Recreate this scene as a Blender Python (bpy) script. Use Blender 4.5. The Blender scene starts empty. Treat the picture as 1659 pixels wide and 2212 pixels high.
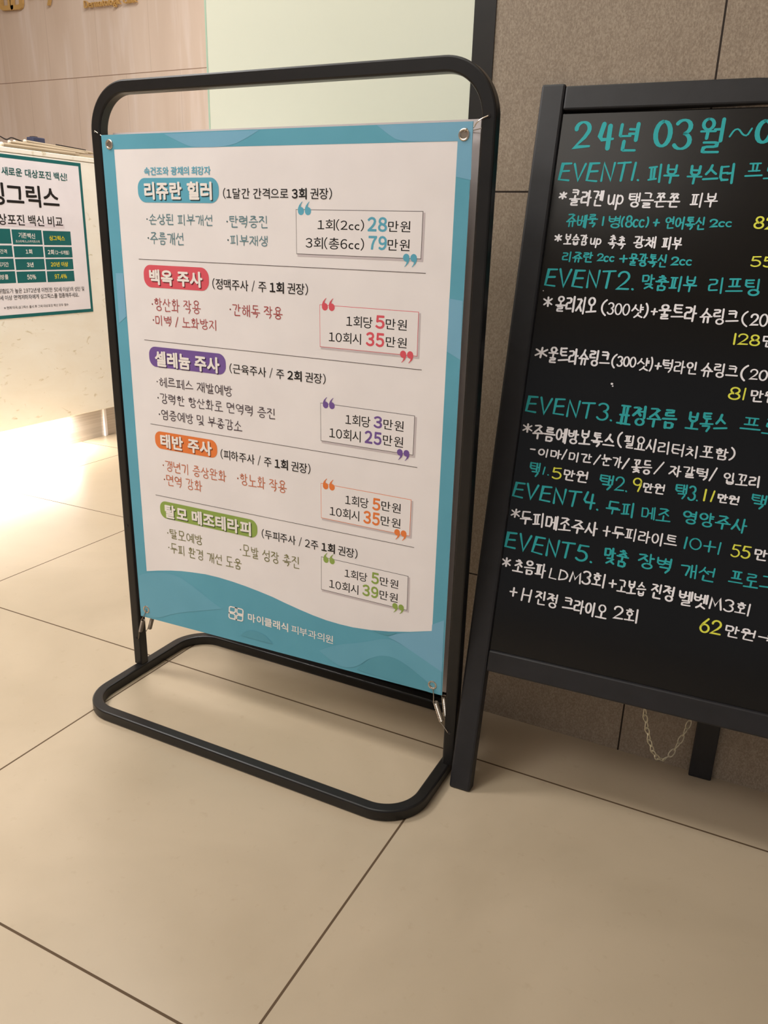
import bpy, bmesh, math, random
from mathutils import Vector, Matrix
random.seed(7)
scene = bpy.context.scene
COL = scene.collection

# ------------------------------------------------------------------ camera, world, lights, exposure
cam_data = bpy.data.cameras.new('camera')
cam_data.sensor_fit = 'HORIZONTAL'
cam_data.sensor_width = 36.0
cam_data.lens = 37.267
cam_data.clip_start = 0.02
cam = bpy.data.objects.new('camera', cam_data)
COL.objects.link(cam)
_R = Matrix(((0.8928285433483386, -0.16975285205004598, 0.4171824078306265),
             (0.4494984640500321, 0.2773633540928788, -0.8491293780237558),
             (0.02843102177456835, 0.9456497972437913, 0.32394156567756244)))
cam.matrix_world = Matrix.Translation((0, 0, 0.8)) @ _R.to_4x4()
scene.camera = cam

scene.view_settings.view_transform = 'Standard'
scene.view_settings.look = 'None'
scene.view_settings.exposure = 0.0
scene.view_settings.gamma = 1.0
scene.view_settings.use_curve_mapping = False

world = bpy.data.worlds.new('world')
scene.world = world
world.use_nodes = True
world.node_tree.nodes['Background'].inputs[0].default_value = (0.97, 0.97, 1.0, 1)
world.node_tree.nodes['Background'].inputs[1].default_value = 0.27

def area(name, loc, size, power, colour, target=None, size_y=None, spread=180):
    d = bpy.data.lights.new(name, 'AREA')
    d.energy = power
    d.color = colour
    d.size = size
    if size_y:
        d.shape = 'RECTANGLE'
        d.size_y = size_y
    d.spread = math.radians(spread)
    o = bpy.data.objects.new(name, d)
    COL.objects.link(o)
    o.location = loc
    if target is not None:
        o.rotation_euler = (Vector(target) - Vector(loc)).to_track_quat('-Z', 'Y').to_euler()
    return o

area('ceiling_light_front', (-1.6, -0.8, 2.55), 0.9, 23, (1.0, 1.0, 1.0))
area('ceiling_light_left', (-2.3, 0.5, 2.55), 0.5, 44, (1.0, 0.985, 0.965))
area('ceiling_light_reception', (-1.75, 2.1, 2.55), 0.7, 35, (1.0, 1.0, 0.99))
area('ceiling_light_glass', (-0.85, 0.60, 2.55), 0.35, 8, (0.96, 1.0, 0.93))
area('added_fill_uplight', (-1.5, -1.3, 2.25), 2.2, 44, (1.0, 1.0, 1.0), target=(-1.5, -1.3, 3.0))  # added upward fill, brightens the ceiling that the board reflects
area('counter_led_strip', (-2.42, 1.60, 0.118), 0.035, 15, (1.0, 0.96, 0.88), size_y=1.15)

def lin(c):
    return tuple((v / 12.92 if v <= 0.04045 else ((v + 0.055) / 1.055) ** 2.4) for v in (x / 255 for x in c))

# ------------------------------------------------------------------ materials
def mat(name, rgb, rough=0.5, spec=0.5, metal=0.0, coat=0.0):
    m = bpy.data.materials.new(name)
    m.use_nodes = True
    b = m.node_tree.nodes['Principled BSDF']
    b.inputs['Base Color'].default_value = (*lin(rgb), 1)
    b.inputs['Roughness'].default_value = rough
    b.inputs['Specular IOR Level'].default_value = spec
    b.inputs['Metallic'].default_value = metal
    b.inputs['Coat Weight'].default_value = coat
    return m

class NT:
    """small helper for node trees"""
    def __init__(self, m):
        self.t = m.node_tree
        self.b = m.node_tree.nodes['Principled BSDF']
        self.co = self.n('ShaderNodeTexCoord').outputs['Object']
    def n(self, kind, **kw):
        x = self.t.nodes.new(kind)
        for k, v in kw.items():
            setattr(x, k, v)
        return x
    def link(self, a, b):
        self.t.links.new(a, b)
    def val(self, sock, v):
        if isinstance(v, bpy.types.NodeSocket):
            self.link(v, sock)
        else:
            sock.default_value = v
    def math(self, op, a, b=0.0, c=None):
        x = self.n('ShaderNodeMath', operation=op)
        self.val(x.inputs[0], a)
        self.val(x.inputs[1], b)
        if c is not None:
            self.val(x.inputs[2], c)
        return x.outputs[0]
    def noise(self, scale, detail=3.0, rough=0.5, stretch=None, distort=0.0):
        v = self.co
        if stretch:
            mp = self.n('ShaderNodeMapping')
            self.link(v, mp.inputs[0])
            mp.inputs['Scale'].default_value = stretch
            v = mp.outputs[0]
        x = self.n('ShaderNodeTexNoise')
        self.link(v, x.inputs['Vector'])
        x.inputs['Scale'].default_value = scale
        x.inputs['Detail'].default_value = detail
        x.inputs['Roughness'].default_value = rough
        x.inputs['Distortion'].default_value = distort
        return x.outputs['Fac']
    def ramp(self, fac, stops):
        x = self.n('ShaderNodeValToRGB')
        self.val(x.inputs[0], fac)
        e = x.color_ramp.elements
        while len(e) < len(stops):
            e.new(0.5)
        for i, (p, c) in enumerate(stops):
            e[i].position = p
            e[i].color = (*lin(c), 1) if isinstance(c, tuple) else (c, c, c, 1)
        return x.outputs[0]
    def mix(self, fac, a, b):
        x = self.n('ShaderNodeMix', data_type='RGBA')
        self.val(x.inputs[0], fac)
        for s, v in ((x.inputs[6], a), (x.inputs[7], b)):
            if isinstance(v, tuple):
                s.default_value = (*lin(v), 1)
            else:
                self.link(v, s)
        return x.outputs[2]
    def sep(self):
        x = self.n('ShaderNodeSeparateXYZ')
        self.link(self.co, x.inputs[0])
        return x.outputs
    def joint(self, coord, origin, step, width):
        """1 on a joint line, 0 elsewhere"""
        f = self.math('FRACT', self.math('DIVIDE', self.math('SUBTRACT', coord, origin - step * 100), step))
        d = self.math('MINIMUM', f, self.math('SUBTRACT', 1.0, f))
        return self.math('LESS_THAN', d, width / step / 2)
    def colour(self, c):
        self.link(c, self.b.inputs['Base Color'])
    def bump(self, h, strength, dist=0.001):
        x = self.n('ShaderNodeBump')
        x.inputs['Strength'].default_value = strength
        x.inputs['Distance'].default_value = dist
        self.link(h, x.inputs['Height'])
        self.link(x.outputs[0], self.b.inputs['Normal'])

def floor_material():
    m = mat('floor_porcelain_tile', (200, 180, 150), 0.34, 0.5)
    t = NT(m)
    x, y, z = t.sep()
    big = t.noise(2.6, 4, 0.55, distort=0.4)
    fine = t.noise(60, 3, 0.6)
    c = t.ramp(big, [(0.3, (170, 153, 129)), (0.7, (187, 169, 145))])
    c = t.mix(t.math('MULTIPLY', t.ramp(fine, [(0.62, 0.0), (0.8, 1.0)]), 0.25), c, (150, 128, 98))
    j = t.math('MAXIMUM', t.joint(x, -0.3816, 0.6035, 0.0032), t.joint(y, 1.0614, 0.589, 0.0032))
    c = t.mix(j, c, (84, 64, 42))
    t.colour(c)
    t.link(t.math('ADD', 0.30, t.math('MULTIPLY', t.math('ADD', j, t.math('MULTIPLY', big, 0.16)), 0.5)), t.b.inputs['Roughness'])
    t.bump(t.math('SUBTRACT', 1.0, j), 0.5, 0.001)
    return m

def wall_tile_material():
    m = mat('grey_granite_wall_tile', (126, 110, 96), 0.55, 0.3)
    t = NT(m)
    x, y, z = t.sep()
    a = t.noise(40, 5, 0.65, stretch=(1.0, 1.0, 0.45))
    b = t.noise(520, 4, 0.75, stretch=(1.0, 1.0, 0.6))
    c = t.ramp(a, [(0.3, (156, 140, 123)), (0.72, (168, 152, 134))])
    c = t.mix(t.ramp(b, [(0.38, 0.75), (0.53, 0.0)]), c, (136, 120, 104))
    c = t.mix(t.ramp(b, [(0.52, 0.0), (0.68, 0.7)]), c, (186, 170, 150))
    j = t.math('MAXIMUM', t.joint(x, -0.139, 1.2, 0.0026), t.joint(z, 0.8715, 0.611, 0.0026))
    c = t.mix(j, c, (44, 32, 24))
    t.colour(c)
    t.bump(t.math('ADD', t.math('MULTIPLY', b, 0.4), t.math('SUBTRACT', 1.0, j)), 0.35, 0.001)
    return m

def travertine_material():
    m = mat('beige_travertine', (205, 180, 160), 0.32, 0.5)
    t = NT(m)
    x, y, z = t.sep()
    v = t.noise(3.0, 4, 0.55, stretch=(2.6, 1.0, 0.35), distort=0.6)
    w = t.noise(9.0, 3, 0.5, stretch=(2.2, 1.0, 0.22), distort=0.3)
    c = t.ramp(v, [(0.34, (208, 187, 170)), (0.68, (216, 196, 180))])
    c = t.mix(t.ramp(w, [(0.52, 0.0), (0.72, 0.55)]), c, (228, 214, 206))  # pale streaks: stone veining, with the polished wall's light reflections painted in
    row = t.math('GREATER_THAN', z, 1.502)
    off = t.math('MULTIPLY', row, 0.17)
    jx = t.joint(t.math('ADD', x, off), -2.668, 0.322, 0.0028)
    jz = t.joint(z, 1.502, 0.9, 0.0035)
    c = t.mix(t.math('MULTIPLY', jx, 0.28), c, (150, 122, 102))
    c = t.mix(jz, c, (146, 120, 102))
    t.colour(c)
    return m

def marble_material():
    m = mat('cream_limestone', (238, 226, 198), 0.35, 0.5)
    t = NT(m)
    a = t.noise(5, 4, 0.6, stretch=(1, 0.8, 2.0), distort=0.5)
    b = t.noise(26, 4, 0.55, stretch=(1, 0.6, 1.3), distort=1.2)
    c = t.ramp(a, [(0.3, (245, 238, 222)), (0.7, (250, 246, 234))])
    c = t.mix(t.ramp(b, [(0.63, 0.0), (0.72, 0.8)]), c, (204, 190, 152))
    t.colour(c)
    return m

def brushed_material():
    m = mat('brushed_steel', (200, 192, 182), 0.38, 0.5, 0.6)
    t = NT(m)
    a = t.noise(14, 3, 0.6, stretch=(1, 0.2, 12.0))
    t.colour(t.ramp(a, [(0.3, (192, 183, 173)), (0.7, (212, 204, 195))]))
    return m

def glass_material():
    m = mat('frosted_glass', (216, 220, 196), 0.28, 0.5)
    t = NT(m)
    a = t.noise(1.2, 2, 0.5)
    t.colour(t.ramp(a, [(0.3, (232, 234, 214)), (0.7, (238, 241, 224))]))
    t.b.inputs['Coat Weight'].default_value = 0.3
    t.b.inputs['Coat Roughness'].default_value = 0.08
    return m

def board_material():
    m = mat('gloss_black_board', (13, 12, 12), 0.14, 0.42)
    t = NT(m)
    a = t.noise(9, 3, 0.6)
    t.colour(t.ramp(a, [(0.3, (12, 11, 11)), (0.7, (15, 14, 14))]))
    return m

def painted_material(name, a, b, rough, spec=0.4):
    m = mat(name, a, rough, spec)
    t = NT(m)
    n = t.noise(35, 3, 0.6)
    t.colour(t.ramp(n, [(0.3, a), (0.7, b)]))
    t.bump(n, 0.05, 0.0005)
    return m

def plain(name, rgb, rough=0.5, spec=0.3, metal=0.0, vary=5):
    """a material whose colour drifts a little over the surface"""
    m = mat(name, rgb, rough, spec, metal)
    t = NT(m)
    n = t.noise(12, 2, 0.5)
    lo = tuple(max(0, c - vary) for c in rgb)
    hi = tuple(min(255, c + vary) for c in rgb)
    t.colour(t.ramp(n, [(0.3, lo), (0.7, hi)]))
    return m

M = {
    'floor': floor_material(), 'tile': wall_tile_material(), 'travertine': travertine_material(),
    'marble': marble_material(), 'brushed': brushed_material(), 'frost': glass_material(),
    'glass_edge': plain('green_glass_edge', (186, 216, 194), 0.15, 0.5),
    'board': board_material(),
    'frame': painted_material('satin_black_steel', (22, 20, 19), (28, 25, 24), 0.36, 0.4),
    'wood': painted_material('black_painted_wood', (33, 32, 34), (39, 38, 41), 0.45, 0.4),
    'post': painted_material('dark_bronze_metal', (32, 29, 26), (38, 34, 30), 0.4, 0.4),
    'ceiling': plain('ceiling_paint', (236, 230, 222), 0.8, 0.2),
    'vinyl': plain('white_vinyl', (243, 236, 235), 0.45, 0.35, vary=3),
    'vinyl_back': plain('grey_vinyl_back', (236, 228, 228), 0.5, 0.3),
    'steel': plain('bright_steel_wire', (200, 190, 178), 0.25, 0.5, 0.95),
    'steel_dull': plain('dull_steel', (150, 136, 122), 0.4, 0.5, 0.8),
    'chain': plain('zinc_chain', (222, 212, 184), 0.35, 0.5, 0.25),
    'gold': plain('brushed_gold', (214, 174, 108), 0.4, 0.5, 0.3),
    'rod': plain('beige_rod', (178, 160, 134), 0.4, 0.4),
    'knob': plain('ivory_knob', (232, 218, 196), 0.3, 0.5),
    'dark_plastic': plain('dark_plastic', (40, 34, 34), 0.4, 0.4),
    'navy': plain('navy_plastic', (58, 62, 84), 0.4, 0.4),
    'paper': plain('poster_paper', (240, 234, 238), 0.5, 0.3, vary=3),
}
INK = {'teal': (98, 174, 198), 'teal2': (104, 138, 146), 'red': (226, 92, 104), 'red2': (178, 84, 84), 'purple': (120, 90, 158),
       'grey': (86, 74, 80), 'orange': (238, 130, 66), 'orange2': (204, 112, 74), 'green': (148, 172, 84), 'green2': (128, 124, 76),
       'black': (26, 22, 22), 'white': (246, 238, 232), 'border': (98, 168, 190), 'lite': (124, 178, 206), 'lite2': (108, 172, 195), 'deep': (93, 160, 180),
       'shadow_teal': (42, 70, 76), 'shadow_red': (110, 34, 42), 'shadow_purple': (58, 40, 74), 'shadow_orange': (130, 62, 28), 'shadow_green': (66, 84, 36),
       'soft': (206, 194, 196), 'dteal': (30, 92, 90), 'table': (18, 100, 100), 'yellow': (232, 214, 40),
       't': (48, 174, 178), 'w': (250, 246, 250), 'y': (236, 236, 84), 'line': (84, 70, 66), 'pale': (226, 216, 222)}
_ink = {}
def ink(k):
    if k not in _ink:
        _ink[k] = plain('ink_' + k, INK[k], 0.5 if k not in 'twy' else 0.6, 0.3, vary=3)
    return _ink[k]

# ------------------------------------------------------------------ object helpers
def link(o, parent=None):
    COL.objects.link(o)
    if parent is not None:
        o.parent = parent
        o.matrix_parent_inverse = parent.matrix_basis.inverted()   # every part is built at its world place
    return o

def mesh_obj(name, bm, material, parent=None, smooth=False, mw=None, bevel=0.0, seg=2):
    me = bpy.data.meshes.new(name)
    bm.normal_update()
    bm.to_mesh(me)
    bm.free()
    if smooth:
        for p in me.polygons:
            p.use_smooth = True
        me.set_sharp_from_angle(angle=math.radians(smooth if smooth is not True else 32))
    for m in (material if isinstance(material, list) else [material]):
        me.materials.append(m)
    o = bpy.data.objects.new(name, me)
    if mw is not None:
        o.matrix_world = mw
    link(o, parent)
    if bevel:
        b = o.modifiers.new('bevel', 'BEVEL')
        b.width = bevel
        b.segments = seg
        b.limit_method = 'ANGLE'
    return o

def thing(name, label, cat, loc=(0, 0, 0), group=None):
    o = bpy.data.objects.new(name, None)
    o.empty_display_size = 0.05
    o.location = loc
    COL.objects.link(o)
    return tag(o, label, cat, group)

def tag(o, label, cat, group=None):
    o['label'] = label
    o['category'] = cat
    if group:
        o['group'] = group
    return o

def struct(o):
    o['kind'] = 'structure'
    return o

def box(bm, a, b, mw=None):
    vs = [bm.verts.new((x, y, z)) for z in (a[2], b[2]) for y in (a[1], b[1]) for x in (a[0], b[0])]
    for f in ((0, 2, 3, 1), (4, 5, 7, 6), (0, 1, 5, 4), (2, 6, 7, 3), (0, 4, 6, 2), (1, 3, 7, 5)):
        bm.faces.new([vs[i] for i in f])
    if mw is not None:
        bmesh.ops.transform(bm, matrix=mw, verts=vs)
    return vs

def new_box(name, a, b, material, parent=None, bevel=0.0, mw=None):
    bm = bmesh.new()
    box(bm, a, b)
    return mesh_obj(name, bm, material, parent, bevel=bevel, mw=mw)

def sweep(bm, path, profile, normal=None, closed=False):
    """sweep a 2D profile along a path; the profile's first axis is the in-plane side, its second the given normal
    (or a parallel-transported frame when no normal is given)"""
    n = len(path)
    P = [Vector(p) for p in path]
    rings = []
    prev = None
    for i in range(n):
        a = P[i - 1] if (closed or i > 0) else P[i]
        b = P[(i + 1) % n] if (closed or i < n - 1) else P[i]
        t = (b - a).normalized()
        if normal is not None:
            nn = Vector(normal)
            side = t.cross(nn).normalized()
        else:
            if prev is None:
                prev = t.orthogonal().normalized()
            side = (prev - t * prev.dot(t)).normalized()
            prev = side
            nn = t.cross(side)
        rings.append([bm.verts.new(P[i] + side * u + nn * v) for u, v in profile])
    k = len(profile)
    for i in range(n if closed else n - 1):
        r0, r1 = rings[i], rings[(i + 1) % n]
        for j in range(k):
            bm.faces.new((r0[j], r0[(j + 1) % k], r1[(j + 1) % k], r1[j]))
    if not closed:
        bm.faces.new(rings[0][::-1])
        bm.faces.new(rings[-1])

def circle(r, n=8):
    return [(r * math.cos(2 * math.pi * i / n), r * math.sin(2 * math.pi * i / n)) for i in range(n)]

def round_square(w, h, r, n=4):
    out = []
    for cx, cy, a0 in ((w / 2 - r, h / 2 - r, 0), (-w / 2 + r, h / 2 - r, 90), (-w / 2 + r, -h / 2 + r, 180), (w / 2 - r, -h / 2 + r, 270)):
        for i in range(n + 1):
            a = math.radians(a0 + 90 * i / n)
            out.append((cx + r * math.cos(a), cy + r * math.sin(a)))
    return out

def lathe(bm, prof, origin, axis, n=20):
    """prof: list of (radius, distance along axis)"""
    ax = Vector(axis).normalized()
    u = ax.orthogonal().normalized()
    v = ax.cross(u)
    o = Vector(origin)
    rings = []
    for r, d in prof:
        rings.append([bm.verts.new(o + ax * d + (u * math.cos(2 * math.pi * i / n) + v * math.sin(2 * math.pi * i / n)) * max(r, 1e-5)) for i in range(n)])
    for a, b in zip(rings, rings[1:]):
        for i in range(n):
            bm.faces.new((a[i], a[(i + 1) % n], b[(i + 1) % n], b[i]))

def polygon(bm, pts, f, mi=0):
    fc = bm.faces.new([bm.verts.new(f(*p)) for p in pts])
    fc.material_index = mi
    return fc

# ------------------------------------------------------------------ measured layout, in metres
BT = [(1,'benefit','속건조와 광채의 최강자','semi','teal',-0.91179,0.88147,-0.78657,0.01171),(1,'title','리쥬란 힐러','black','white',-0.91374,0.84744,-0.78558,0.02538),(1,'note','(1달간 간격으로 |3회| 권장)','reg','black',-0.76561,0.84926,-0.58369,0.01484),(1,'benefit','·손상된 피부개선','hand','teal2',-0.91321,0.81143,-0.78684,0.01623),(1,'benefit','·탄력증진','hand','teal2',-0.7613,0.81028,-0.68897,0.01719),(1,'benefit','·주름개선','hand','teal2',-0.91311,0.78272,-0.84263,0.0184),(1,'benefit','·피부재생','hand','teal2',-0.76068,0.78565,-0.68956,0.0151),(1,'price','1회(2cc)','reg','black',-0.60604,0.80962,-0.53343,0.01498),(1,'price','28','num','teal',-0.52831,0.80958,-0.49889,0.01858),(1,'price','만원','reg','black',-0.4975,0.81009,-0.465,0.01363),(1,'price','3회(총6cc)','reg','black',-0.62555,0.78499,-0.53288,0.01603),(1,'price','79','num','teal',-0.52631,0.78652,-0.49841,0.01811),(1,'price','만원','reg','black',-0.49755,0.78658,-0.46508,0.01448),(2,'title','백옥 주사','black','white',-0.91456,0.72248,-0.8098,0.02355),(2,'note','(정맥주사 / 주 |1회| 권장)','reg','black',-0.79141,0.72164,-0.62204,0.01637),(2,'benefit','·항산화 작용','hand','red2',-0.9134,0.68232,-0.81558,0.02088),(2,'benefit','·미백 / 노화방지','hand','red2',-0.91338,0.65985,-0.78734,0.01675),(2,'benefit','·간해독 작용','hand','red2',-0.76089,0.6844,-0.66548,0.01845),(2,'price','1회당','reg','black',-0.55885,0.68266,-0.51728,0.01559),(2,'price','5','num','red',-0.5129,0.68338,-0.49844,0.01814),(2,'price','만원','reg','black',-0.49698,0.68377,-0.46488,0.01445),(2,'price','10회시','reg','black',-0.58716,0.65914,-0.53486,0.01525),(2,'price','35','num','red',-0.52716,0.65848,-0.49835,0.01962),(2,'price','만원','reg','black',-0.49611,0.66013,-0.46413,0.01399),(3,'title','셀레늄 주사','black','white',-0.91378,0.59449,-0.78374,0.02524),(3,'note','(근육주사 / 주 |2회| 권장)','reg','black',-0.76476,0.59727,-0.59217,0.01576),(3,'benefit','·헤르페스 재발예방','hand','grey',-0.91359,0.56031,-0.76112,0.01775),(3,'benefit','·강력한 항산화로 면역력 증진','hand','grey',-0.91389,0.53357,-0.68142,0.01771),(3,'benefit','·염증예방 및 부종감소','hand','grey',-0.91341,0.50656,-0.74415,0.01765),(3,'price','1회당','reg','black',-0.55816,0.54227,-0.5171,0.01611),(3,'price','3','num','purple',-0.51188,0.54339,-0.49808,0.01771),(3,'price','만원','reg','black',-0.49603,0.54365,-0.46404,0.01494),(3,'price','10회시','reg','black',-0.58525,0.51852,-0.53241,0.01674),(3,'price','25','num','purple',-0.52588,0.51874,-0.49824,0.01936),(3,'price','만원','reg','black',-0.49615,0.52031,-0.46394,0.01538),(4,'title','태반 주사','black','white',-0.91347,0.45816,-0.8057,0.02429),(4,'note','(피하주사 / 주 |1회| 권장)','reg','black',-0.78855,0.45655,-0.61836,0.01681),(4,'benefit','·갱년기 증상완화','hand','orange2',-0.91202,0.41771,-0.77858,0.01972),(4,'benefit','·면역 강화','hand','orange2',-0.91165,0.39245,-0.82925,0.01997),(4,'benefit','·항노화 작용','hand','orange2',-0.75701,0.41818,-0.66174,0.02059),(4,'price','1회당','reg','black',-0.55666,0.41901,-0.51693,0.0161),(4,'price','5','num','orange',-0.51057,0.41864,-0.49719,0.01922),(4,'price','만원','reg','black',-0.4957,0.42097,-0.46374,0.01495),(4,'price','10회시','reg','black',-0.58373,0.39632,-0.53222,0.01617),(4,'price','35','num','orange',-0.52513,0.39499,-0.49746,0.0207),(4,'price','만원','reg','black',-0.49589,0.39782,-0.4634,0.01488),(5,'title','탈모 메조테라피','black','white',-0.91354,0.33279,-0.73248,0.02487),(5,'note','(두피주사 / 2주 |1회| 권장)','reg','black',-0.71131,0.33427,-0.53411,0.01652),(5,'benefit','·탈모예방','hand','green2',-0.91158,0.29601,-0.83486,0.01859),(5,'benefit','·두피 환경 개선 도움','hand','green2',-0.91134,0.26744,-0.75331,0.02055),(5,'benefit','·모발 성장 촉진','hand','green2',-0.75625,0.29451,-0.63945,0.02159),(5,'price','1회당','reg','black',-0.55619,0.29928,-0.51609,0.01508),(5,'price','5','num','green',-0.50924,0.29952,-0.49605,0.01928),(5,'price','만원','reg','black',-0.49446,0.30047,-0.4632,0.01401),(5,'price','10회시','reg','black',-0.58381,0.27463,-0.53127,0.01632),(5,'price','39','num','green',-0.5243,0.2758,-0.49607,0.01962),(5,'price','만원','reg','black',-0.49438,0.27724,-0.46323,0.01501),(0,'brand','마이클래식','semi','white',-0.74379,0.1758,-0.66212,0.01602),(0,'brand','피부과의원','reg','white',-0.65576,0.17651,-0.57606,0.01492)]
BADGES = [('teal',-0.92634,-0.77312,0.86068,0.03464),('red',-0.92596,-0.79772,0.73531,0.03394),('purple',-0.92587,-0.77176,0.6096,0.03241),('orange',-0.92506,-0.79505,0.47077,0.02988),('green',-0.9241,-0.71992,0.34692,0.03119)]
BOXES = [('teal',[(-0.64151,0.83633),(-0.44752,0.83607),(-0.44787,0.77703),(-0.64078,0.77725)],[(-0.6385,0.82931),(-0.61627,0.845),(-0.47465,0.76707),(-0.45355,0.78338)]),('red',[(-0.60277,0.71024),(-0.44795,0.7099),(-0.44757,0.65078),(-0.60204,0.6511)],[(-0.59934,0.70244),(-0.57744,0.71938),(-0.47415,0.63892),(-0.45325,0.65777)]),('purple',[(-0.60089,0.56968),(-0.44734,0.56871),(-0.44755,0.51151),(-0.60009,0.51214)],[(-0.59717,0.56157),(-0.57605,0.5804),(-0.47362,0.49978),(-0.45319,0.51907)]),('orange',[(-0.59987,0.44596),(-0.44745,0.44544),(-0.44758,0.3888),(-0.59905,0.38973)],[(-0.59666,0.4362),(-0.57482,0.45675),(-0.47346,0.37665),(-0.4526,0.39764)]),('green',[(-0.59883,0.32533),(-0.4472,0.3252),(-0.4469,0.26862),(-0.59864,0.26874)],[(-0.59519,0.31485),(-0.57363,0.33658),(-0.47244,0.25541),(-0.4521,0.27843)])]
DIVIDERS = [[(-0.93423,0.76008),(-0.4403,0.75971)],[(-0.93404,0.63506),(-0.44005,0.63305)],[(-0.93325,0.49618),(-0.44036,0.4947)],[(-0.93243,0.37097),(-0.43992,0.37258)]]
WAVE = [(-0.96592,0.22036),(-0.9382,0.22744),(-0.90902,0.23378),(-0.88454,0.23808),(-0.86054,0.24094),(-0.83111,0.24368),(-0.80234,0.24401),(-0.77415,0.24267),(-0.74645,0.24035),(-0.71922,0.23708),(-0.69241,0.23321),(-0.66603,0.22777),(-0.64,0.22305),(-0.61435,0.21904),(-0.58907,0.21636),(-0.56419,0.21563),(-0.53972,0.21617),(-0.50778,0.21967),(-0.47663,0.22523),(-0.44032,0.23403),(-0.40429,0.24487)]
SHEET = [(-0.99297,0.9391),(-0.38608,0.93899),(-0.38238,0.13997),(-0.98823,0.12516)]
INNER = [(-0.96876,0.91853),(-0.40523,0.91738),(-0.40415,0.24462),(-0.96654,0.21785)]
GROMMETS = [(-0.97739,0.92582),(-0.39715,0.92445),(-0.97326,0.14213),(-0.39899,0.15373)]
LOGO = [(-0.78665,0.17018),(-0.75329,0.17103),(-0.75228,0.19972),(-0.78437,0.19636)]
SLOPE = [-0.010023157335031938,0.004521983382447067]
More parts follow.
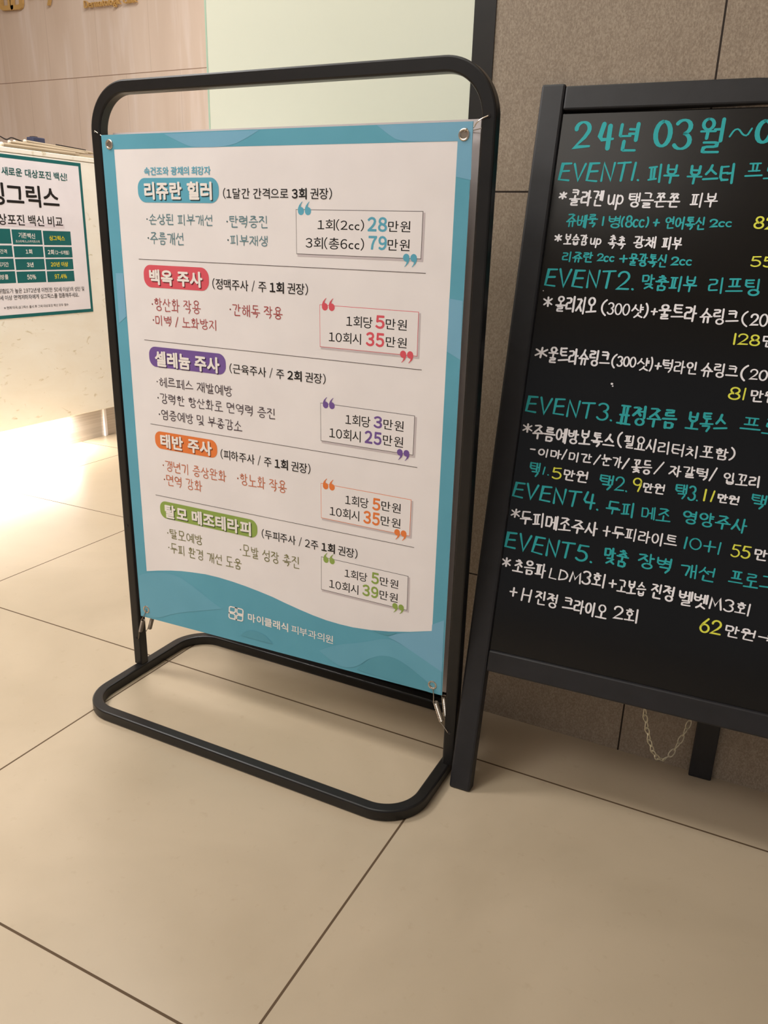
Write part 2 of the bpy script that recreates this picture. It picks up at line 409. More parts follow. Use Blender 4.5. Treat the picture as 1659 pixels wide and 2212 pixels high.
CHALK = [[('2','t',0.05239,0.94586,0.02584,0.03828),('4','t',0.08538,0.94406,0.02299,0.03674),('년','t',0.11248,0.94125,0.02628,0.03807),('0','t',0.15723,0.94576,0.02399,0.03633),('3','t',0.18236,0.94175,0.0241,0.0414),('월','t',0.21383,0.93772,0.02994,0.04539),('~','t',0.25019,0.95757,0.02678,0.01142),('0','t',0.2799,0.94823,0.02192,0.03123)],[('EVENT1.','t',0.03891,0.90262,0.10934,0.02724),('피부','t',0.15755,0.90078,0.04048,0.02577),('부스터','t',0.20653,0.89991,0.05734,0.02658),('프로','t',0.27607,0.90617,0.04334,0.02113)],[('*','w',0.04337,0.88006,0.01145,0.01043),('콜라겐','w',0.05782,0.87094,0.04714,0.02307),('up','w',0.11018,0.86678,0.02142,0.02079),('탱글쫀쫀','w',0.13744,0.86957,0.06676,0.02058),('피부','w',0.21612,0.87087,0.03401,0.01909)],[('쥬베룩','t',0.05825,0.84192,0.04349,0.01976),('1','t',0.10753,0.84563,0.00484,0.01295),('병','t',0.11538,0.84275,0.0163,0.01709),('(8cc)','t',0.13249,0.84406,0.0363,0.01642),('+','t',0.17338,0.84621,0.00977,0.01023),('연어톡신','t',0.18919,0.84284,0.04977,0.0172),('2cc','t',0.24412,0.84676,0.02731,0.01088),('82','y',0.29676,0.84555,0.02643,0.01653)],[('*','w',0.04504,0.82325,0.01114,0.01057),('보습감','w',0.05846,0.81895,0.03327,0.01559),('up','w',0.09481,0.81615,0.01565,0.01406),('촉촉','w',0.1189,0.81555,0.02434,0.01909),('광채','w',0.15222,0.81753,0.02933,0.0166),('피부','w',0.18899,0.81679,0.02605,0.01714)],[('리쥬란','t',0.05977,0.79608,0.04263,0.01509),('2cc','t',0.10743,0.79823,0.02366,0.01176),('+','t',0.13694,0.79798,0.01183,0.01107),('물광톡신','t',0.14949,0.79371,0.04945,0.01767),('2cc','t',0.20398,0.79733,0.02659,0.01156),('55','y',0.3008,0.79874,0.02693,0.01438)],[('EVENT2.','t',0.03979,0.76164,0.12276,0.02681),('맞춤피부','t',0.17079,0.76326,0.07094,0.02184),('리프팅','t',0.25475,0.76289,0.06226,0.02212)],[('*','w',0.04122,0.73415,0.01442,0.01445),('올리지오','w',0.05929,0.72665,0.05829,0.02466),('(','w',0.1226,0.72632,0.00841,0.02309),('300','w',0.13113,0.72851,0.0305,0.01717),('샷','w',0.16324,0.72637,0.01631,0.01906),(')','w',0.17998,0.72682,0.00566,0.02059),('+','w',0.18817,0.73141,0.01004,0.00986),('울트라','w',0.19811,0.72594,0.04912,0.02209),('슈링크','w',0.25043,0.72429,0.04826,0.0215),('(','w',0.30108,0.7237,0.00888,0.02072),('200','w',0.31186,0.7254,0.03185,0.01671)],[('128','y',0.29647,0.70049,0.03146,0.01553),('만','w',0.33021,0.70012,0.01778,0.01515)],[('*','w',0.04003,0.66281,0.01862,0.0158),('울트라슈링크','w',0.05891,0.65721,0.087,0.02334),('(','w',0.14718,0.65731,0.00733,0.02013),('300','w',0.15446,0.66004,0.02587,0.01543),('샷','w',0.18117,0.65715,0.01671,0.01823),(')','w',0.19773,0.65718,0.00445,0.0202),('+','w',0.20405,0.66059,0.01005,0.00998),('턱라인','w',0.21393,0.65738,0.04436,0.01865),('슈링크','w',0.26283,0.65629,0.04602,0.01976),('(','w',0.31112,0.65535,0.00893,0.02143),('200','w',0.32204,0.65773,0.03293,0.01497)],[('81','y',0.30098,0.63049,0.02064,0.01721),('만원','w',0.32729,0.6302,0.03207,0.01665)],[('EVENT3.','t',0.03741,0.58426,0.12297,0.02615),('표정주름','t',0.16505,0.58225,0.07961,0.02958),('보톡스','t',0.25433,0.58528,0.05316,0.0264),('프로','t',0.32119,0.59112,0.05155,0.0203)],[('*','w',0.03707,0.55615,0.01522,0.01348),('주름예방보톡스','w',0.05217,0.54683,0.11658,0.02312),('(','w',0.17054,0.55069,0.00813,0.02271),('필요시','w',0.18012,0.54998,0.04221,0.02026),('리터치','w',0.22489,0.54865,0.05071,0.0188),('포함','w',0.27863,0.55104,0.03519,0.01684),(')','w',0.31461,0.55195,0.00734,0.01822)],[('-','w',0.0519,0.53237,0.00886,0.002),('이마','w',0.06439,0.5241,0.0341,0.01346),('/','w',0.0983,0.52416,0.00736,0.01603),('미간','w',0.10837,0.52303,0.03264,0.01475),('/','w',0.14334,0.52288,0.00952,0.0158),('눈가','w',0.15323,0.52302,0.02887,0.01696),('/','w',0.18224,0.52218,0.00927,0.0168),('꽃등','w',0.1947,0.51915,0.02785,0.02032),('/','w',0.22463,0.52096,0.01236,0.01893),('자갈턱','w',0.24377,0.52128,0.04923,0.01717),('/','w',0.2949,0.52162,0.00898,0.01964),('입꼬리','w',0.31236,0.52066,0.04382,0.01655)],[('택','t',0.05535,0.49458,0.01569,0.02138),('1.','t',0.07481,0.49901,0.01001,0.0125),('5','y',0.08871,0.49553,0.01362,0.01743),('만원','w',0.10479,0.49585,0.03407,0.01684),('택2.','t',0.1553,0.49048,0.03944,0.02195),('9','y',0.20013,0.49422,0.01217,0.01969),('만원','w',0.21418,0.49483,0.02828,0.01483),('택3.','t',0.25571,0.4924,0.03072,0.02122),('11','y',0.29252,0.49449,0.01334,0.01677),('만원','w',0.30928,0.49518,0.02686,0.01274),('택','t',0.34992,0.49426,0.01853,0.01941)],[('EVENT4.','t',0.03526,0.45991,0.12502,0.02551),('두피','t',0.16933,0.45712,0.03745,0.0213),('메조','t',0.21708,0.45876,0.03959,0.0188),('영양주사','t',0.27082,0.45929,0.08045,0.0213)],[('*','w',0.03693,0.4313,0.01425,0.01388),('두피메조주사','w',0.05103,0.42266,0.11262,0.02229),('+','w',0.16963,0.42581,0.01187,0.0158),('두피라이트','w',0.18259,0.42489,0.08713,0.01892),('10+1','t',0.27842,0.42653,0.04567,0.01786),('55','y',0.33682,0.42673,0.02416,0.01798),('만원','w',0.36478,0.42765,0.03324,0.0155)],[('EVENT5.','t',0.03424,0.3836,0.12831,0.02727),('맞춤','t',0.17661,0.38674,0.03468,0.02558),('장벽','t',0.22267,0.38922,0.0444,0.02373),('개선','t',0.27864,0.38824,0.04381,0.02043),('프로그','t',0.33934,0.3901,0.05635,0.02001)],[('*','w',0.03352,0.35716,0.01419,0.0144),('초음파','w',0.05017,0.34997,0.05013,0.02346),('LDM','w',0.10475,0.35189,0.04619,0.01744),('3회','w',0.15155,0.35247,0.03215,0.02121),('+','w',0.18864,0.35568,0.01187,0.01249),('고보습','w',0.20054,0.35145,0.03965,0.02065),('진정','w',0.2458,0.35152,0.03061,0.02206),('벨벳','w',0.28229,0.34979,0.03749,0.02181),('M3회','w',0.32187,0.352,0.05014,0.01842)],[('+','w',0.05092,0.3151,0.01257,0.01447),('H','w',0.06936,0.31108,0.01499,0.0204),('진정','w',0.08954,0.30956,0.03297,0.02262),('크라이오','w',0.12967,0.30892,0.06404,0.02184),('2회','w',0.20165,0.31234,0.03293,0.02059),('62','y',0.31493,0.31848,0.02762,0.02127),('만원','w',0.3466,0.31972,0.03709,0.01651),('→','w',0.38674,0.32436,0.01865,0.00827)]]
PT = [('새로운 대상포진 백신!','semi','dteal',1.96251,0.96556,2.23667,0.96516,0.02653),('싱그릭스','semi','black',1.89965,0.87208,2.1912,0.87066,0.07075),('대상포진 백신 비교','med','black',1.89303,0.81034,2.19784,0.8095,0.03555),('기존백신','med','white',2.00131,0.77054,2.06973,0.7679,0.01783),('조스타박스,스카이조스터','reg','white',1.98709,0.75463,2.08677,0.75468,0.00891),('싱그릭스','semi','yellow',2.12994,0.76314,2.20024,0.76271,0.01703),('접종간격','med','white',1.89332,0.71989,1.94697,0.71923,0.01392),('1회','semi','white',2.02337,0.71822,2.05032,0.71787,0.01572),('2회','semi','white',2.11753,0.71588,2.14486,0.7155,0.01711),('(2-6개월)','med','white',2.15026,0.71581,2.21331,0.71502,0.01477),('유지기간','med','white',1.89039,0.67702,1.94807,0.67675,0.01519),('3년','semi','white',2.02223,0.67473,2.05013,0.67431,0.01615),('20년 이상','semi','yellow',2.1254,0.67412,2.20379,0.67392,0.01666),('예방률','med','white',1.89673,0.63618,1.94098,0.63583,0.01623),('50%','semi','white',2.01796,0.63338,2.05503,0.63297,0.01656),('97.4%','semi','yellow',2.13723,0.6326,2.19207,0.63241,0.0159),('위험도가 높은 1972년생 이전(만 50세 이상)의 성인 및','reg','black',1.89701,0.58991,2.26976,0.58495,0.01698),('50세 이상 면역저하자에게 싱그릭스를 접종해주세요.','reg','black',1.87583,0.56841,2.24123,0.56442,0.01634),('※ 현재 미국,싱그릭스 출시 후 그외 대상포진 백신 모두 철수','reg','black',1.9093,0.53785,2.18736,0.53455,0.00997)]
CELLS = [(1.97545,2.09909,0.74891,0.79722),(2.10501,2.22863,0.7479,0.79567),(1.97575,2.09853,0.70708,0.74332),(2.10455,2.22837,0.70564,0.74209),(1.97606,2.09834,0.66558,0.70174),(2.10397,2.22773,0.66394,0.70089),(1.97615,2.09812,0.62264,0.66035),(2.10425,2.22789,0.62185,0.65913),(1.85942,1.97016,0.75142,0.79861),(1.85887,1.96964,0.70858,0.74548),(1.8576,1.97004,0.66691,0.70316),(1.85722,1.97031,0.62346,0.66217)]
POSTER = [(2.30642,1.02945),(2.30389,0.50643),(1.96479,1.03288),(1.8866,0.50789),(2.29636,1.01784),(2.29371,0.51837)]
SHADES = [('lite',[(-0.86961,0.93769),(-0.85246,0.93096),(-0.82922,0.92189),(-0.81452,0.9181),(-0.7518,0.91807),(-0.72114,0.92865),(-0.70014,0.93809)]),('lite',[(-0.51758,0.93861),(-0.50155,0.92772),(-0.4839,0.91809),(-0.40506,0.91748),(-0.40517,0.87683),(-0.38487,0.87289),(-0.38666,0.9388)]),('lite',[(-0.40514,0.72947),(-0.38621,0.72761),(-0.38464,0.65159),(-0.4044,0.66088)]),('lite',[(-0.98499,0.73674),(-0.96865,0.73744),(-0.96903,0.66957),(-0.98544,0.65819)]),('lite2',[(-0.98508,0.20737),(-0.96621,0.21792),(-0.90236,0.23054),(-0.85635,0.21333),(-0.82135,0.19457),(-0.79876,0.18553),(-0.84848,0.16982),(-0.90548,0.15126),(-0.94892,0.12926),(-0.98699,0.12642)]),('lite',[(-0.40465,0.25565),(-0.38585,0.26747),(-0.38462,0.17975),(-0.42459,0.19715),(-0.45586,0.21),(-0.47735,0.2158),(-0.45977,0.22704),(-0.43287,0.23514),(-0.4049,0.24443)]),('lite2',[(-0.479,0.21456),(-0.45586,0.21),(-0.42459,0.19715),(-0.38482,0.1805),(-0.38379,0.14036),(-0.40495,0.15466),(-0.43808,0.17349),(-0.46299,0.1832),(-0.48792,0.1813),(-0.51118,0.16807),(-0.53142,0.14693),(-0.56237,0.1371),(-0.60203,0.15775),(-0.57063,0.17753),(-0.52205,0.19394)]),('deep',[(-0.53133,0.14255),(-0.51118,0.16807),(-0.48792,0.1813),(-0.46299,0.1832),(-0.43808,0.17349),(-0.40495,0.15466),(-0.39785,0.13936)]),('deep',[(-0.50574,0.22003),(-0.47905,0.21624),(-0.46136,0.22703)]),('deep',[(-0.76092,0.14424),(-0.74877,0.15632),(-0.73121,0.16175),(-0.70745,0.15823),(-0.69356,0.14518)])]

# ------------------------------------------------------------------ lettering: printed glyphs (outline font) and pen strokes
HEAVY = {'reg': 0.005, 'med': 0.012, 'semi': 0.022, 'black': 0.038, 'num': 0.031}   # a cut is the plain glyph spread by this radius
WIDE = {c: chr(ord(c) + 0xFEE0) for c in '0123456789()/!.,:%-'}     # the wide forms match the Korean face
_glyph = {}
SLASH = ([(0, -.08), (.055, -.08), (.34, .84), (.285, .84)], [(0, 1, 2, 3)], 0.0, 0.34)

def load_glyphs(wanted):
    """wanted: set of (character, style); each becomes a flat triangle list"""
    GAP = 4.0                       # one glyph per line, lines far apart, so that a line's vertices are one glyph
    objs = []
    for st in ('plain',):
        chars = sorted({ch for ch, s in wanted})
        c = bpy.data.curves.new('glyph', 'FONT')
        c.body = '\n'.join(WIDE.get(ch, ch) for ch in chars)
        c.size = 1.0
        c.space_line = GAP
        c.resolution_u = 3
        c.fill_mode = 'FRONT'
        o = bpy.data.objects.new('glyph', c)
        COL.objects.link(o)
        objs.append((st, chars, o))
    dg = bpy.context.evaluated_depsgraph_get()
    dg.update()
    for st, chars, o in objs:
        me = bpy.data.meshes.new_from_object(o.evaluated_get(dg))
        row = [int(round((0.32 - v.co.y) / GAP)) for v in me.vertices]
        for k, ch in enumerate(chars):
            idx = {i: n for n, i in enumerate(i for i in range(len(row)) if row[i] == k)}
            vs = [(me.vertices[i].co.x, me.vertices[i].co.y + k * GAP) for i in idx]
            fs = [tuple(idx[i] for i in p.vertices) for p in me.polygons if p.vertices[0] in idx]
            _glyph[(ch, st)] = (vs, fs, min((v[0] for v in vs), default=0), max((v[0] for v in vs), default=0))
        bpy.data.meshes.remove(me)
        c = o.data
        bpy.data.objects.remove(o)
        bpy.data.curves.remove(c)

def run_style(text, style):
    """'|' switches to the heavy cut and back"""
    out, bold = [], False
    for ch in text:
        if ch == '|':
            bold = not bold
            continue
        out.append((ch, 'semi' if bold else style))
    return out

def printed(text, style):
    """flat vertex and face lists of a printed run, in em units"""
    V, F, D, x = [], [], [], 0.0
    for ch, st in run_style(text, style):
        if ch == ' ':
            x += 0.27
            continue
        vs, fs, x0, x1 = SLASH if ch == '/' else _glyph[(ch, 'plain')]
        if ord(ch) > 0x1100:
            ox, adv = x, x0 + x1
        else:
            ox, adv = x - x0 + 0.04, (x1 - x0) + 0.09
        r = HEAVY[st]
        n = 12 if r > .03 else 8 if r > .01 else 4
        spread = [(0, 0)] + ([(r * math.cos(2 * math.pi * k / n), r * math.sin(2 * math.pi * k / n)) for k in range(n)] if r else [])
        for k, (sx, sy) in enumerate(spread):
            base = len(V)
            V += [(a + ox + r + sx, b + sy) for a, b in vs]
            D += [k * 0.000005] * len(vs)
            F += [tuple(i + base for i in f) for f in fs]
        x += adv + 2 * r * (0.4 if ord(ch) > 0x1100 else 1)
    return V, F, D

def fit(V, x0, y0, w, h, dy=0.0):
    """map the run's bounding box onto the box (x0, y0, w, h); dy: rise over the width"""
    ax, bx = min(v[0] for v in V), max(v[0] for v in V)
    ay, by = min(v[1] for v in V), max(v[1] for v in V)
    return [(x0 + (a - ax) / max(bx - ax, 1e-6) * w, y0 + (b - ay) / max(by - ay, 1e-6) * h + dy * (a - ax) / max(bx - ax, 1e-6)) for a, b in V]

def arc(cx, cy, rx, ry, a0, a1, n=12):
    return [(cx + rx * math.cos(math.radians(a0 + (a1 - a0) * i / n)), cy + ry * math.sin(math.radians(a0 + (a1 - a0) * i / n))) for i in range(n + 1)]

# strokes of the consonants in a unit box
RING = arc(0.5, 0.5, 0.46, 0.5, 100, 460, 16)
JAMO = {
    'ㄱ': [[(0.02, .95), (.92, .98), (.90, .7), (.62, 0)]],
    'ㄴ': [[(.06, 1), (.04, .08), (.10, .02), (1, .08)]],
    'ㄷ': [[(.05, .97), (.95, 1)], [(.08, .95), (.05, .06), (.1, .02), (1, .05)]],
    'ㄹ': [[(.02, .97), (.90, 1), (.86, .58), (.05, .53), (.02, .06), (.1, .0), (1, .04)]],
    'ㅁ': [[(.05, .98), (.07, .03)], [(.05, .97), (.93, 1), (.90, .03), (.08, .02)]],
    'ㅂ': [[(.06, 1), (.10, .02), (.90, .04), (.94, 1)], [(.1, .52), (.9, .54)]],
    'ㅅ': [[(.52, 1), (.38, .5), (0, 0)], [(.42, .58), (.7, .28), (1, .04)]],
    'ㅇ': [RING],
    'ㅈ': [[(.05, .95), (.92, 1), (.6, .52), (0, 0)], [(.52, .5), (1, .02)]],
    'ㅊ': [[(.36, 1), (.62, .96)], [(.05, .74), (.92, .78), (.58, .38), (0, 0)], [(.52, .4), (1, .02)]],
    'ㅋ': [[(.02, .95), (.92, .98), (.90, .7), (.62, 0)], [(.05, .5), (.85, .55)]],
    'ㅌ': [[(.05, .98), (.95, 1)], [(.1, .52), (.9, .54)], [(.06, .98), (.05, .04), (1, .04)]],
    'ㅍ': [[(.02, .96), (.98, 1)], [(.3, .95), (.33, .04)], [(.72, .97), (.68, .06)], [(0, .0), (1, .06)]],
    'ㅎ': [[(.38, 1), (.64, .98)], [(.04, .74), (.96, .77)], arc(.5, .28, .34, .28, 100, 460, 14)],
}
for d, s in (('ㄲ', 'ㄱ'), ('ㄸ', 'ㄷ'), ('ㅃ', 'ㅂ'), ('ㅆ', 'ㅅ'), ('ㅉ', 'ㅈ')):
    JAMO[d] = [[(x * .46, y) for x, y in st] for st in JAMO[s]] + [[(.54 + x * .46, y) for x, y in st] for st in JAMO[s]]
JAMO['ㄱ-'] = [[(.02, .95), (.94, .98), (.88, .05)]]
JAMO['ㅋ-'] = JAMO['ㄱ-'] + [[(.05, .5), (.88, .54)]]
JAMO['ㄲ-'] = JAMO['ㄲ']
CHO = 'ㄱㄲㄴㄷㄸㄹㅁㅂㅃㅅㅆㅇㅈㅉㅊㅋㅌㅍㅎ'
JUNG = 'ㅏㅐㅑㅒㅓㅔㅕㅖㅗㅘㅙㅚㅛㅜㅝㅞㅟㅠㅡㅢㅣ'
JONG = ['', 'ㄱ', 'ㄲ', 'ㄳ', 'ㄴ', 'ㄵ', 'ㄶ', 'ㄷ', 'ㄹ', 'ㄺ', 'ㄻ', 'ㄼ', 'ㄽ', 'ㄾ', 'ㄿ', 'ㅀ', 'ㅁ', 'ㅂ', 'ㅄ', 'ㅅ', 'ㅆ', 'ㅇ', 'ㅈ', 'ㅊ', 'ㅋ', 'ㅌ', 'ㅍ', 'ㅎ']
VERT = {'ㅏ': [[(.3, 1), (.3, 0)], [(.3, .52), (1, .54)]], 'ㅑ': [[(.3, 1), (.3, 0)], [(.3, .64), (1, .66)], [(.3, .38), (1, .4)]],
        'ㅓ': [[(.8, 1), (.8, 0)], [(0, .52), (.8, .54)]], 'ㅕ': [[(.8, 1), (.8, 0)], [(0, .66), (.8, .66)], [(0, .38), (.8, .4)]],
        'ㅣ': [[(.55, 1), (.53, 0)]], 'ㅐ': [[(.15, .95), (.15, .05)], [(.85, 1), (.85, 0)], [(.15, .5), (.85, .52)]],
        'ㅔ': [[(.45, .95), (.45, .05)], [(.95, 1), (.95, 0)], [(-.1, .5), (.45, .52)]],
        'ㅖ': [[(.45, .95), (.45, .05)], [(.95, 1), (.95, 0)], [(-.1, .64), (.45, .64)], [(-.1, .38), (.45, .4)]]}
HORI = {'ㅗ': [[(.5, 1), (.48, .1)], [(0, .04), (1, .12)]], 'ㅛ': [[(.33, 1), (.33, .1)], [(.66, 1), (.66, .1)], [(0, .06), (1, .1)]],
        'ㅜ': [[(0, .92), (1, .98)], [(.5, .92), (.48, 0)]], 'ㅠ': [[(0, .92), (1, .98)], [(.34, .9), (.3, 0)], [(.68, .92), (.68, 0)]],
        'ㅡ': [[(0, .45), (1, .55)]]}
BOTH = {'ㅘ': ('ㅗ', 'ㅏ'), 'ㅙ': ('ㅗ', 'ㅐ'), 'ㅚ': ('ㅗ', 'ㅣ'), 'ㅝ': ('ㅜ', 'ㅓ'), 'ㅞ': ('ㅜ', 'ㅔ'), 'ㅟ': ('ㅜ', 'ㅣ'), 'ㅢ': ('ㅡ', 'ㅣ')}

def put(strokes, x0, y0, x1, y1):
    return [[(x0 + x * (x1 - x0), y0 + y * (y1 - y0)) for x, y in s] for s in strokes]

def syllable(ch):
    k = ord(ch) - 0xAC00
    c, v, f = CHO[k // 588], JUNG[k % 588 // 28], JONG[k % 28]
    wide = v in 'ㅐㅔㅖ'
    if v in HORI and c in 'ㄱㅋㄲ':
        c += '-'                    # the corner falls straight when a flat vowel follows
    if v in VERT:
        vx = (.62, .98) if wide else (.64, .96)
        cx = (.02, .52) if v in 'ㅔㅖ' else (.02, .56)
        if v in 'ㅓㅕ':
            vx = (.50, .96)
        if f:
            return put(JAMO[c], cx[0], .52, cx[1], .96) + put(VERT[v], vx[0], .40, vx[1], 1) + put(JAMO[f], .26, 0, .9, .34)
        return put(JAMO[c], cx[0], .16, cx[1], .9) + put(VERT[v], vx[0], 0, vx[1], 1)
    if v in HORI:
        if f:
            return put(JAMO[c], .2, .68, .8, 1) + put(HORI[v], .0, .38, 1, .62) + put(JAMO[f], .2, 0, .82, .30)
        return put(JAMO[c], .16, .50, .84, 1) + put(HORI[v], .0, .02, 1, .44)
    h, s = BOTH[v]
    if f:
        return put(JAMO[c], .06, .68, .54, 1) + put(HORI[h], .0, .42, .62, .64) + put(VERT[s], .60, .36, .98, 1) + put(JAMO[f], .2, 0, .88, .30)
    return put(JAMO[c], .06, .48, .56, .98) + put(HORI[h], .0, .1, .62, .42) + put(VERT[s], .62, 0, .98, 1)

PEN = {
    '0': (.62, [arc(.31, .5, .30, .5, 100, 460, 18)]), '1': (.12, [[(.08, 1), (.04, 0)]]),
    '2': (.62, [[(.04, .74)] + arc(.30, .73, .27, .27, 165, -25, 10) + [(.40, .40), (.02, .03), (.62, .04)]]),
    '3': (.58, [arc(.27, .76, .26, .24, 150, -80, 10) + arc(.27, .26, .29, .27, 85, -150, 12)]),
    '4': (.62, [[(.18, 1), (.02, .36), (.62, .38)], [(.44, .9), (.42, 0)]]),
    '5': (.58, [[(.12, .98), (.07, .58)] + arc(.26, .32, .30, .32, 120, -140, 12), [(.12, .97), (.56, 1)]]),
    '6': (.56, [[(.44, 1), (.14, .62)] + arc(.28, .29, .27, .29, 160, 510, 16)]),
    '8': (.58, [arc(.29, .76, .22, .24, -70, 250, 14) + arc(.29, .26, .28, .26, 100, 440, 16)]),
    '9': (.54, [arc(.26, .72, .24, .27, 20, 380, 14) + [(.5, .5), (.40, 0)]]),
    'E': (.60, [[(.58, 1), (.12, .98), (.02, .04), (.56, .0)], [(.08, .52), (.52, .55)]]),
    'V': (.62, [[(.02, 1), (.28, 0), (.62, .98)]]), 'N': (.64, [[(.04, 0), (.06, .98), (.54, .03), (.62, 1)]]),
    'T': (.66, [[(.0, .96), (.66, 1)], [(.34, .98), (.26, 0)]]), 'L': (.50, [[(.05, 1), (.02, .03), (.5, .0)]]),
    'D': (.62, [[(.06, 1), (.04, 0)], [(.02, .98), (.38, .94), (.60, .6), (.50, .2), (.04, 0)]]),
    'M': (.76, [[(.02, 0), (.14, 1), (.36, .3), (.64, 1), (.74, 0)]]), 'H': (.6, [[(.04, 1), (.02, 0)], [(.58, 1), (.55, 0)], [(.03, .5), (.57, .54)]]),
    'u': (.48, [[(.04, .92), (.06, .42), (.2, .3), (.42, .45), (.46, .95)], [(.46, .95), (.46, .32)]]),
    'p': (.46, [[(.06, .92), (.02, 0)], arc(.24, .64, .22, .28, 170, -170, 12)]),
    'c': (.42, [arc(.24, .36, .24, .34, 50, 310, 10)]),
    '(': (.26, [arc(.32, .5, .30, .56, 125, 235, 8)]), ')': (.26, [arc(-.06, .5, .30, .56, 55, -55, 8)]),
    '*': (.60, [[(.3, 1), (.3, .0)], [(.02, .8), (.58, .2)], [(.56, .84), (.04, .16)]]),
    '+': (.62, [[(.32, .95), (.30, .05)], [(.0, .5), (.62, .52)]]), '-': (.4, [[(0, .5), (.4, .5)]]), '/': (.36, [[(.34, 1), (.0, 0)]]),
    '.': (.10, [[(.02, .02), (.05, .0)]]), '~': (.8, [[(0, .35), (.14, .62), (.30, .66), (.5, .4), (.66, .36), (.8, .65)]]),
    '→': (.9, [[(0, .5), (.88, .5)], [(.56, .95), (.9, .5), (.56, .05)]]), '·': (.20, [arc(.08, .5, .035, .035, 0, 360, 8)]),
}

def smooth_line(s):
    """round the corners of a stroke a little (one pass of corner cutting)"""
    if len(s) < 3 or len(s) > 10:
        return s
    out = [s[0]]
    for a, b in zip(s, s[1:]):
        out.append((a[0] * .78 + b[0] * .22, a[1] * .78 + b[1] * .22))
        out.append((a[0] * .22 + b[0] * .78, a[1] * .22 + b[1] * .78))
    out.append(s[-1])
    return out

def handwritten(text, jit):
    """strokes of a handwritten run, in em units"""
    S, x = [], 0.0
    for ch in text:
        if ch == ' ':
            x += 0.38
            continue
        if 0xAC00 <= ord(ch) <= 0xD7A3:
            st, w = syllable(ch), 1.0
        else:
            w, st = PEN[ch]
        ca, sa = math.cos(random.uniform(-jit, jit)), math.sin(random.uniform(-jit, jit))
        dy = random.uniform(-jit, jit) * 0.5
        sy = 1 + random.uniform(-jit, jit)
        for s in st:
            if ch not in 'EVNTLMH':
                s = smooth_line(s)
            jx, jy = random.uniform(-jit, jit) * .25, random.uniform(-jit, jit) * .25
            S.append([(x + jx + (a * ca - (b - .5) * sa), .5 + jy + dy + (a * sa + (b - .5) * ca) * sy) for a, b in s])
        x += w + (0.14 if w > 0.8 else 0.16)
    return S

def round_off(P):
    """round the shallow corners of a closed outline and keep the sharp ones"""
    for _ in range(3):
        out = []
        n = len(P)
        for i in range(n):
            a, b, c = P[i - 1], P[i], P[(i + 1) % n]
            t = abs(math.atan2((b[0] - a[0]) * (c[1] - b[1]) - (b[1] - a[1]) * (c[0] - b[0]), (b[0] - a[0]) * (c[0] - b[0]) + (b[1] - a[1]) * (c[1] - b[1])))
            if t > 0.9:
                out.append(b)
            else:
                out += [(b[0] + (a[0] - b[0]) * .25, b[1] + (a[1] - b[1]) * .25), (b[0] + (c[0] - b[0]) * .25, b[1] + (c[1] - b[1]) * .25)]
        P = out
    return P

def ribbon(bm, s, w, g, mi=0, lift=0.0, flat=1.0):
    """a pen stroke of width w with rounded ends; g maps (x, y, lift) to a point"""
    f = (lambda x, y: g(x, y, lift))
    pts = [s[0]]
    for p in s[1:]:
        if math.hypot(p[0] - pts[-1][0], p[1] - pts[-1][1]) > w * 0.05:
            pts.append(p)
    if len(pts) == 1:
        pts.append((pts[0][0] + w * 0.1, pts[0][1]))
    n = len(pts)
    L, Rr = [], []
    for i in range(n):
        a, b = pts[max(0, i - 1)], pts[min(n - 1, i + 1)]
        dx, dy = b[0] - a[0], b[1] - a[1]
        d = math.hypot(dx, dy) or 1
        wi = w * (flat + (1 - flat) * abs(dy) / d)      # a flat-tipped pen is thinner sideways
        nx, ny = -dy / d * wi / 2, dx / d * wi / 2
        k = 1.0
        if 0 < i < n - 1:
            ex, ey = pts[i][0] - pts[i - 1][0], pts[i][1] - pts[i - 1][1]
            e = math.hypot(ex, ey) or 1
            k = 1 / max(0.55, abs((-ey / e) * nx * 2 / wi + (ex / e) * ny * 2 / wi))
        L.append((pts[i][0] + nx * k, pts[i][1] + ny * k))
        Rr.append((pts[i][0] - nx * k, pts[i][1] - ny * k))
    def cap(c, p, sign):
        w = 2 * math.hypot(p[0] - c[0], p[1] - c[1])
        a0 = math.atan2(p[1] - c[1], p[0] - c[0])
        return [(c[0] + w / 2 * math.cos(a0 + sign * math.pi * j / 5), c[1] + w / 2 * math.sin(a0 + sign * math.pi * j / 5)) for j in range(1, 5)]
    lv = [bm.verts.new(f(*p)) for p in L]
    rv = [bm.verts.new(f(*p)) for p in Rr]
    for i in range(n - 1):
        bm.faces.new((rv[i], rv[i + 1], lv[i + 1], lv[i])).material_index = mi
    c0 = [bm.verts.new(f(*p)) for p in cap(pts[0], L[0], 1)]
    c1 = [bm.verts.new(f(*p)) for p in cap(pts[-1], L[-1], -1)]
    bm.faces.new([lv[0]] + c0 + [rv[0]]).material_index = mi
    bm.faces.new([lv[-1]] + c1 + [rv[-1]]).material_index = mi

def write(bm, text, x0, y0, w, h, pen, f, mi=0, jit=0.03, flat=1.0):
    S = handwritten(text, jit)
    ax, bx = min(p[0] for s in S for p in s), max(p[0] for s in S for p in s)
    ay, by = min(p[1] for s in S for p in s), max(p[1] for s in S for p in s)
    w, h = max(w - pen, pen * .2), max(h - pen, pen * .2)
    x0, y0 = x0 + pen / 2, y0 + pen / 2
    kx = w / (bx - ax) if bx - ax > .08 else 0
    ky = h / (by - ay) if by - ay > .08 else 0
    for k, s in enumerate(S):
        pw = pen * random.uniform(0.88, 1.12)
        ribbon(bm, [(x0 + (a - ax) * kx, y0 + (b - ay) * ky) for a, b in s], pw, f, mi, 0.00001 * (k % 12), flat)

